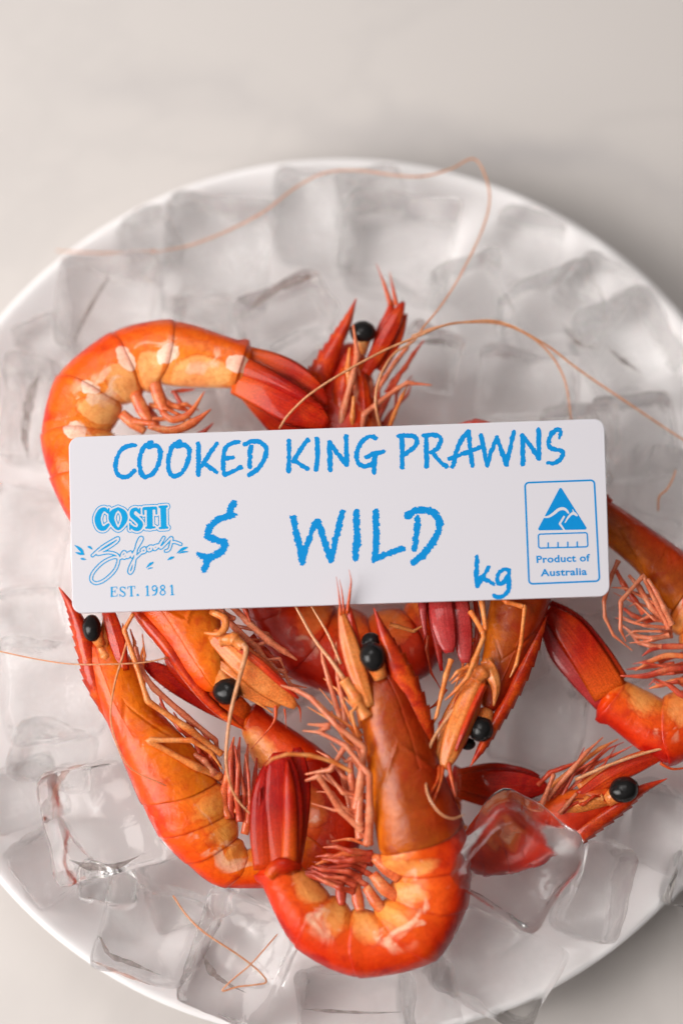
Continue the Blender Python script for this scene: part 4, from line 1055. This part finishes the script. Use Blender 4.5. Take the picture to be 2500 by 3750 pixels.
brush('price_lettering', [S('T5', 52, (165, 218), (205, 400), (240, 580)), S('T5', 48, (242, 560), (300, 370), (358, 240)), S('T5', 52, (364, 242), (420, 410), (474, 566)), S('T5', 48, (476, 550), (530, 320), (570, 170)),
                          S('T5', 56, (680, 172), (686, 360), (674, 550)), S('T5', 54, (838, 165), (846, 330), (836, 535)), S('T5', 48, (828, 556), (940, 506), (1062, 468)),
                          S('T5', 50, (1184, 218), (1172, 350), (1160, 474)), S('T5', 58, (1100, 200), (1150, 165), (1230, 152), (1310, 175), (1360, 245), (1350, 335), (1300, 430), (1230, 515), (1150, 580))], 1.8, 7)
brush('unit_lettering', [S('T6', 46, (180, 868), (172, 1000), (180, 1150)), S('T6', 40, (288, 972), (250, 1040), (190, 1130)), S('T6', 40, (215, 1060), (280, 1100), (338, 1128)),
                         S('T6', 42, (490, 992), (440, 992), (392, 1030), (374, 1090), (396, 1134), (440, 1116), (485, 1040)), S('T6', 42, (490, 1000), (494, 1100), (485, 1195), (440, 1246), (390, 1260), (345, 1250))], 1.3, 9)
# shop logo
logo = [S('T4', [22, 34, 46, 52, 50, 40, 24], (326, 170), (300, 146), (268, 160), (246, 205), (244, 245), (262, 292), (295, 302), (330, 272)), S('T4', 12, (334, 140), (336, 190)),
        S('T4', [22, 46, 46, 22, 46, 46, 22], (410, 138), (366, 175), (358, 235), (410, 308), (462, 235), (454, 175), (410, 138)),
        S('T4', [22, 34, 38, 42, 36, 22], (585, 172), (558, 146), (528, 158), (525, 195), (565, 232), (594, 268), (578, 304), (545, 306), (512, 282)), S('T4', 12, (588, 138), (590, 182)), S('T4', 12, (506, 262), (508, 312)),
        ('T4', 48, ((668, 150), (670, 285)), 'poly'), ('T4', 26, ((622, 140), (716, 135)), 'poly'), S('T4', 16, (616, 140), (618, 186)), S('T4', 16, (722, 134), (724, 182)), ('T4', 18, ((640, 298), (708, 294)), 'poly'),
        ('T4', 48, ((780, 140), (784, 285)), 'poly'), ('T4', 20, ((750, 126), (808, 122)), 'poly'), ('T4', 20, ((752, 300), (812, 296)), 'poly')]
bx = box_of(logo, 24)
Dl = field(logo, *bx)
march('logo_lettering', np.minimum(Dl, np.abs(Dl - 7.6) - 1.5), bx[0], bx[1], M['ink_light'], card_root, INK_Z)
script = [S('T4', 2, (200, 525), (280, 455), (370, 400), (408, 382), (400, 410), (330, 460), (240, 512), (330, 500), (400, 520), (412, 570), (380, 650), (300, 725), (230, 752), (190, 725), (205, 665), (280, 585), (370, 540), (425, 548)),
          S('T4', 2, (425, 548), (470, 515), (458, 495), (438, 525), (462, 545), (500, 510)), S('T4', 2, (512, 498), (484, 515), (488, 540), (516, 512), (522, 535)),
          S('T4', 2, (522, 535), (565, 460), (605, 390), (588, 385), (562, 450), (545, 560), (530, 640), (508, 668), (502, 640), (540, 560), (595, 505)),
          S('T4', 2, (620, 465), (602, 482), (612, 500), (632, 488), (626, 464)), S('T4', 2, (672, 450), (652, 466), (660, 484), (682, 474), (676, 450), (700, 455)),
          S('T4', 2, (732, 440), (704, 452), (710, 474), (746, 440), (784, 378)), S('T4', 2, (748, 440), (760, 462), (800, 425), (846, 380), (842, 430), (826, 476), (800, 488)), S('T4', 2, (845, 414), (880, 416), (922, 432))]
bx = box_of(script, 24)
Ds = field(script, *bx)
march('logo_script', np.abs(Ds - 5.0) - 1.95, bx[0], bx[1], M['ink_light'], card_root, INK_Z + .02)
drops = [S('T4', [4, 22, 26, 6], (54, 440), (85, 462), (110, 485), (128, 512)), S('T4', [6, 20, 16, 4], (62, 500), (90, 508), (112, 514), (134, 518)), S('T4', [8, 20, 6], (162, 452), (180, 458), (198, 474)), S('T4', [8, 18, 5], (104, 550), (122, 553), (146, 558)),
         S('T4', [3, 20, 24, 8], (888, 508), (925, 480), (952, 466), (978, 458)), S('T4', [3, 16, 8], (905, 508), (945, 496), (980, 494)), S('T4', [3, 22, 12], (812, 564), (842, 546), (864, 538)), S('T4', [3, 22, 12], (638, 628), (672, 596), (696, 582)), S('T4', [3, 12, 6], (650, 638), (672, 628), (692, 626))]
bx = box_of(drops, 24)
march('logo_splashes', field(drops, *bx), bx[0], bx[1], M['ink_light'], card_root, INK_Z + .04)
est = [S('T4', 15, (358, 788), (358, 860)), S('T4', 6, (350, 786), (400, 782)), S('T4', 6, (400, 782), (401, 800)), S('T4', 6, (358, 822), (386, 820)), S('T4', 6, (386, 808), (386, 832)), S('T4', 6, (350, 862), (402, 858)), S('T4', 6, (402, 858), (405, 840)),
       S('T4', [7, 9, 14, 9, 7], (468, 798), (452, 783), (430, 790), (432, 812), (460, 830), (466, 850), (446, 861), (424, 846)), S('T4', 5, (469, 782), (469, 802)), S('T4', 5, (423, 842), (423, 864)),
       S('T4', 15, (517, 780), (520, 856)), S('T4', 6, (490, 782), (546, 776)), S('T4', 6, (490, 782), (489, 800)), S('T4', 6, (546, 776), (547, 795)), S('T4', 6, (506, 859), (534, 857)),
       S('T4', 20, (571, 849)),
       S('T4', 14, (650, 776), (652, 852)), S('T4', 6, (634, 786), (650, 774)), S('T4', 6, (637, 855), (667, 853)),
       S('T4', [9, 12, 8, 12, 9, 14, 12, 7], (716, 772), (696, 778), (690, 798), (704, 814), (722, 804), (728, 788), (726, 820), (712, 846), (690, 850)), S('T4', 8, (716, 772), (728, 790)),
       S('T4', 10, (774, 769), (758, 782), (764, 798), (786, 812), (796, 832), (778, 849), (758, 840), (758, 822), (776, 806), (790, 790), (788, 775), (774, 769)),
       S('T4', 14, (850, 770), (854, 846)), S('T4', 6, (834, 780), (850, 768)), S('T4', 6, (840, 849), (870, 846))]
bx = box_of(est, 16)
march('founding_year_lettering', field(est, *bx), bx[0], bx[1], M['ink_light'], card_root, INK_Z)
# origin mark
bxm = box_of([S('T6', 1, (640, 90), (1400, 1140))], 10)
fr_c = [pt('T6', *q) for q in ((690, 166), (1300, 143), (1348, 1066), (728, 1092))]
D1 = np.abs(poly_field(fr_c, 38 * .37, *bxm)) - 3.2
tri = [pt('T6', *q) for q in ((1003, 196), (1244, 578), (797, 586))]
D2 = poly_field(tri, 15 * .37, *bxm)
roo = [S('T6', [10, 24, 30, 30, 26, 18], (826, 470), (880, 466), (930, 437), (985, 394), (1030, 386), (1060, 402), (1080, 428)), S('T6', [10, 20, 24, 30, 20], (1046, 524), (1075, 476), (1108, 440), (1135, 432), (1162, 452)), S('T6', [6, 18], (1120, 392), (1134, 428)), S('T6', 20, (1036, 466), (994, 535)), S('T6', [22, 16], (994, 535), (1040, 598))]
D2 = np.maximum(D2, -field(roo, *bxm))
rul = [pt('T6', *q) for q in ((803, 658), (1246, 644), (1252, 744), (806, 756))]
D3 = np.abs(poly_field(rul, 20 * .37, *bxm)) - 2.6
D4 = field([S('T6', 15, (880, 726), (880, 766)), S('T6', 15, (977, 722), (977, 764)), S('T6', 15, (1074, 718), (1074, 762)), S('T6', 15, (1167, 716), (1167, 758))], *bxm)
march('origin_mark', np.minimum(np.minimum(D1, D2), np.minimum(D3, D4)), bxm[0], bxm[1], M['ink'], card_root, INK_Z)
def text_line(txt, f_, p0, p1, height):
    """a line of sans lettering from p0 to p1 (baseline ends)"""
    cu = bpy.data.curves.new('origin_text', 'FONT'); cu.body = txt; cu.size = 1.0; cu.offset = .026; cu.space_character = 1.06
    tmp = bpy.data.objects.new('origin_text', cu); COL.objects.link(tmp)
    bpy.context.view_layer.update()
    me = bpy.data.meshes.new_from_object(tmp.evaluated_get(bpy.context.evaluated_depsgraph_get()))
    bpy.data.objects.remove(tmp)
    co = np.array([v.co[:] for v in me.vertices]); x0, x1 = co[:, 0].min(), co[:, 0].max()
    capm = .73
    a_, b_ = at(pt(f_, *p0), INK_Z), at(pt(f_, *p1), INK_Z)
    ex = (b_ - a_); Lx = ex.length; ex.normalize(); ey = Vector((-ex.y, ex.x, 0))
    hs = height * ksc(f_) / capm
    for v in me.vertices:
        q = a_ + ex * ((v.co.x - x0) / (x1 - x0) * Lx) + ey * (v.co.y * hs) - CARD
        v.co = (q.x * MM, q.y * MM, q.z * MM)
    me.materials.clear(); me.materials.append(M['ink'])
    o = bpy.data.objects.new('origin_lettering', me); COL.objects.link(o); o.parent = card_root
text_line('Product of', 'T6', (766, 922), (1296, 904), 72)
text_line('Australia', 'T6', (806, 1054), (1264, 1040), 72)

# ------------------------------------------------------------------ ice
def ice_cube(label, x, y, w_, h_, dep, z, rot=0, tilt=(0, 0), mat='ice', dent=1.2, r=3.2, group='ice cubes on the plate', wob=1.15):
    """x,y: survey position (1568 scale) of the cube's centre; w,h in the same scale; dep, z in mm"""
    sc = ksc('X') * (1 + (SIGN_TOP - z) / DIST)
    hx, hy, hz = w_ * sc / 2, h_ * sc / 2, dep / 2
    bm = bmesh.new()
    bmesh.ops.create_cube(bm, size=2)
    bmesh.ops.subdivide_edges(bm, edges=bm.edges[:], cuts=13, use_grid_fill=True)
    sd = Vector((random.uniform(-50, 50), random.uniform(-50, 50), random.uniform(-50, 50)))
    r = min(r, hx * .6, hy * .6, hz * .94)
    skew = [random.uniform(-.12, .12) for _ in range(4)]
    for v in bm.verts:
        c0 = v.co.copy()
        # push rows towards the edges so that the rounding has enough faces
        c1 = Vector([math.copysign(abs(q) ** .75, q) for q in c0])
        pnt = Vector((c1.x * hx, c1.y * hy, c1.z * hz))
        inn = Vector((max(-hx + r, min(hx - r, pnt.x)), max(-hy + r, min(hy - r, pnt.y)), max(-hz + r, min(hz - r, pnt.z))))
        dlt = pnt - inn
        if dlt.length > 1e-6: pnt = inn + dlt.normalized() * r
        # sunken faces left by freezing
        for ax in range(3):
            if abs(c0[ax]) > .999:
                o1, o2 = c0[(ax + 1) % 3], c0[(ax + 2) % 3]
                pnt[ax] -= math.copysign(dent * (1 - o1 * o1) * (1 - o2 * o2) * (1.6 if ax == 2 else .7), c0[ax])
        tz = c0.z
        pnt.x *= 1 + skew[0] * tz + skew[2] * c0.y * .6; pnt.y *= 1 + skew[1] * tz + skew[3] * c0.x * .6
        nv = noise.noise_vector(pnt * .085 + sd) * wob * 1.6 + noise.noise_vector(pnt * .26 + sd) * wob * .45
        v.co = (pnt + nv) * MM
    me = bpy.data.meshes.new('ice_cube'); bm.to_mesh(me); bm.free()
    me.polygons.foreach_set('use_smooth', [True] * len(me.polygons))
    me.materials.append(M[mat])
    o = bpy.data.objects.new('ice_cube', me); COL.objects.link(o)
    c_ = at(pt('X', x, y), z)
    o.location = c_ * MM
    o.rotation_euler = (math.radians(tilt[0]), math.radians(tilt[1]), math.radians(rot))
    tag(o, label, 'ice cube', group)
    return o
ICE = [
 ('rounded clear ice cube against the left prawn\'s back', 243, 1872, 262, 262, 26, 33, 12, (8, -6), 'ice_clear', 1.6, 7),
 ('square ice cube at the bottom left with a straight orange lower edge', 352, 2140, 240, 205, 26, 27, -18, (8, 4), 'ice', 1.4, 4),
 ('tall ice cube under the broken bent feeler', 560, 2200, 210, 280, 26, 27, -22, (6, -6), 'ice_clear', 1.4, 4),
 ('ice cube cut off by the bottom edge of the picture', 815, 2300, 250, 150, 26, 26, 2, (10, 0), 'ice', 1.0, 3.5),
 ('very clear chunky ice cube sitting on the red prawn at lower right', 1185, 1978, 250, 235, 24, 50, -33, (19, 10), 'ice_clear', 1.5, 6.0, 'ice cubes on the plate', .7),
 ('slim ice cube standing right of the clear chunky one', 1362, 2040, 130, 230, 26, 32, -16, (4, 8), 'ice', 1.6, 4),
 ('ice cube below the clear chunky one near the bottom right rim', 1135, 2215, 270, 200, 26, 26, -28, (8, 6), 'ice', 1.3, 4),
 ('ice cube in the gap between the head down prawn and the dark red tail fan', 1240, 1620, 230, 290, 26, 26, -12, (4, -4), 'ice', 1.4, 6),
 ('ice cube at the left edge with a feeler lying over it', 118, 1585, 230, 240, 26, 28, 6, (4, 6), 'ice_cloud', 1.2, 5),
 ('flat ice cube cut off by the left edge below the feeler', 50, 1830, 190, 150, 24, 22, 24, (0, 8), 'ice', 1.2, 5),
 ('ice cube left of the arching prawn with a dark grey left side', 75, 950, 130, 250, 26, 26, -8, (0, -10), 'ice', 1.5, 5),
 ('ice cube with a thin dark crack line above the arching prawn', 255, 715, 230, 220, 26, 25, -4, (-6, -6), 'ice', 1.4, 5),
 ('upright blurred ice cube right of the dark lined one', 500, 600, 250, 270, 26, 25, -6, (-6, 4), 'ice_cloud', 1.3, 5),
 ('ice cube with a bright glint just above the arching prawn\'s tail', 475, 745, 150, 150, 22, 27, -8, (10, -8), 'ice', 1.3, 4),
 ('wedge of ice with a brown upper edge left of the red face', 650, 735, 220, 150, 20, 32, 24, (-14, 6), 'ice', 1.3, 4),
 ('topmost ice cube at the back of the plate', 720, 500, 190, 200, 26, 23, -8, (-6, 0), 'ice_cloud', 1.2, 5),
 ('broad ice cube behind the red face', 915, 575, 260, 220, 26, 25, -10, (-6, -4), 'ice', 1.3, 5),
 ('ice cube under the tall loop of the long feeler', 1075, 690, 170, 190, 26, 27, 12, (-4, 4), 'ice', 1.4, 5),
 ('ice cube with a white ridge right of the feeler loop', 1265, 715, 220, 180, 26, 27, 18, (-4, 6), 'ice', 1.4, 5),
 ('ice cube near the right rim level with the red face', 1430, 800, 210, 220, 26, 25, 28, (-4, 8), 'ice_cloud', 1.3, 6),
 ('small ice cube right beside the red face', 985, 830, 150, 150, 22, 30, -14, (6, 6), 'ice', 1.3, 4),
 ('ice cube below the crossing of the two arched feelers', 1205, 890, 230, 170, 26, 30, -6, (4, 0), 'ice', 1.3, 5),
 ('ice cube right of the card\'s upper right corner', 1455, 1010, 190, 200, 26, 28, 10, (4, 4), 'ice', 1.4, 5),
 ('ice cube at the right rim above the brown prawn', 1540, 1120, 180, 190, 24, 26, -14, (0, 8), 'ice_cloud', 1.3, 5),
 ('ice cube behind the card\'s upper right part', 1330, 1010, 170, 160, 24, 26, 6, (2, -4), 'ice', 1.3, 5),
 ('ice cube inside the curl of the arching prawn', 455, 950, 150, 150, 22, 28, 14, (-6, 0), 'ice', 1.4, 4),
 ('ice cube under the tip of the arching prawn\'s tail fan', 590, 930, 130, 160, 24, 28, -18, (6, 8), 'ice', 1.4, 5),
 ('ice cube at the left edge beside the card', 60, 1230, 200, 230, 26, 27, -10, (0, 6), 'ice_cloud', 1.2, 5),
 ('ice cube left of the card\'s lower left corner', 60, 1420, 180, 140, 24, 25, 14, (4, 4), 'ice_cloud', 1.2, 5),
 ('ice cube in the gap under the legs of the large front prawn', 735, 1680, 150, 190, 24, 24, 28, (0, 0), 'ice', 1.3, 5),
 ('ice cube under the legs of the right edge prawn', 1390, 1500, 200, 190, 26, 24, 10, (0, 0), 'ice', 1.3, 5),
 ('blurred ice cube at the right edge below the red prawn\'s beak', 1500, 1900, 170, 190, 24, 24, -24, (0, 8), 'ice', 1.4, 6),
 ('ice cube peeping out at the rim in the right lower corner', 1575, 2030, 110, 130, 20, 24, -20, (0, 8), 'ice_clear', 1.4, 5),
 ('ice cube just under the left prawn\'s curled back', 430, 2040, 190, 170, 24, 25, 18, (4, 0), 'ice', 1.3, 5),
 ('ice cube below the large front prawn\'s bend', 985, 2290, 140, 180, 24, 24, 10, (6, 0), 'ice', 1.3, 5),
 ('ice cube against the left lower rim below the flat cut off one', 120, 1985, 170, 170, 24, 26, 34, (0, 6), 'ice', 1.2, 5),
 ('small ice cube between the rounded clear one and the orange edged one', 245, 2030, 130, 100, 22, 26, -8, (0, 6), 'ice_clear', 1.0, 5),
 ('ice cube at the back rim right of the topmost one', 850, 462, 170, 120, 24, 26, 8, (-6, 0), 'ice_cloud', 1.2, 5),
 ('ice cube at the upper right rim outside the feeler loop', 1200, 575, 190, 150, 24, 26, -18, (-4, 4), 'ice', 1.2, 5),
 ('ice cube at the upper right rim above the cube with dark streak', 1375, 668, 160, 140, 24, 27, -32, (-4, 4), 'ice_cloud', 1.2, 5),
 ('ice cube touching the tip of the dark right tail fan', 1175, 1500, 150, 170, 24, 25, 20, (0, 0), 'ice_clear', 1.2, 5),
 ('ice cube at the upper left rim under the pale end of the feeler', 345, 560, 150, 130, 24, 26, 24, (-4, 0), 'ice', 1.2, 5),
 ('ice cube against the left upper rim above the dark sided one', 105, 800, 130, 130, 24, 27, 30, (0, 4), 'ice_cloud', 1.2, 5),
 ('ice cube at the left below the card among cloudy cubes', 130, 1735, 190, 140, 24, 23, -12, (0, 0), 'ice_cloud', 1.2, 5),
 ('ice cube under the left prawn\'s tail gap', 560, 1800, 170, 170, 22, 20, 8, (0, 0), 'ice', 1.2, 5),
]
CUBES = [ice_cube(*q) for q in ICE]
def refraction_mat(name, col, share):
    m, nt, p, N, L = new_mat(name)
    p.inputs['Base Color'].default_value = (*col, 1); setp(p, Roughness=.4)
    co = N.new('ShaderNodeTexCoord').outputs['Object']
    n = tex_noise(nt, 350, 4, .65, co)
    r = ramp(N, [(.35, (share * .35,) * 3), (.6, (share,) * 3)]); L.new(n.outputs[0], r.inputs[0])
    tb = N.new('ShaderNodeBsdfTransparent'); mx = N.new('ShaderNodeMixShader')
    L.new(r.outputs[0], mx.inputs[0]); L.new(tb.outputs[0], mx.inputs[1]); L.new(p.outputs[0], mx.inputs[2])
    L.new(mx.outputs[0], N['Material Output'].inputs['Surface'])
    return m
M['refraction'] = refraction_mat('grey_brown_refraction', (.24, .17, .145), .46)  # brown paints in the dark refraction at cracks and edges of the ice
M['refraction_red'] = refraction_mat('orange_refraction', (.52, .16, .07), .34)  # orange paints in prawn colour refracted by the ice
def refraction(key, pts, widths, dz, mat='refraction'):
    """a painted strip of refracted colour inside a cube, a little under its upper face"""
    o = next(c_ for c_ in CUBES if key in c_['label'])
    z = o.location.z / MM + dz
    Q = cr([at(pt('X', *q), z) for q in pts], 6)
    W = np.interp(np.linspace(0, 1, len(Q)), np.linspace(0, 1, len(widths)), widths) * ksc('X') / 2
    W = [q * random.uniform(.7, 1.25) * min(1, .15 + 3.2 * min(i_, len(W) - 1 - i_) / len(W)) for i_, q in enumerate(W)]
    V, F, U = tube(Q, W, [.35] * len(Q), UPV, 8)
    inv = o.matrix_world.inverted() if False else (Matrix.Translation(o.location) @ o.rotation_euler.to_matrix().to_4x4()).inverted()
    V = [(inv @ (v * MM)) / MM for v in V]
    mesh_obj('refraction', V, F, M[mat], o, U)
refraction('thin dark crack line', ((268, 612), (235, 660), (200, 720), (174, 775), (180, 800)), [5, 9, 9, 8, 4], 11)
refraction('brown upper edge', ((562, 724), (600, 687), (650, 656), (700, 637), (738, 632)), [5, 15, 20, 20, 8], 9)
refraction('dark grey left side', ((100, 848), (78, 890), (63, 950), (58, 1010), (66, 1050)), [12, 20, 24, 20, 8], 10)
refraction('straight orange lower edge', ((212, 2205), (270, 2232), (345, 2262)), [4, 8, 5], 9, 'refraction_red')
refraction('straight orange lower edge', ((228, 2140), (250, 2190), (300, 2212), (370, 2240)), [6, 10, 12, 6], 9)
refraction('broken bent feeler', ((466, 2190), (485, 2230), (520, 2258), (565, 2280)), [10, 16, 8, 4], 10)
refraction('bottom edge of the picture', ((696, 2317), (760, 2322), (850, 2326), (920, 2324)), [5, 8, 6, 4], 10)
refraction('right beside the red face', ((950, 788), (985, 784), (1020, 788), (1052, 806)), [5, 14, 14, 4], 9)
refraction('against the left prawn', ((122, 1890), (126, 1825), (155, 1772), (205, 1752)), [6, 12, 14, 5], 9, 'refraction_red')
refraction('against the left prawn', ((160, 1975), (205, 1990), (265, 1990), (320, 1965)), [8, 16, 14, 6], 9)
refraction('near the right rim level', ((1385, 790), (1430, 830), (1475, 860)), [5, 12, 5], 10)
refraction('white ridge right', ((1290, 745), (1330, 790), (1380, 800)), [5, 12, 5], 10)
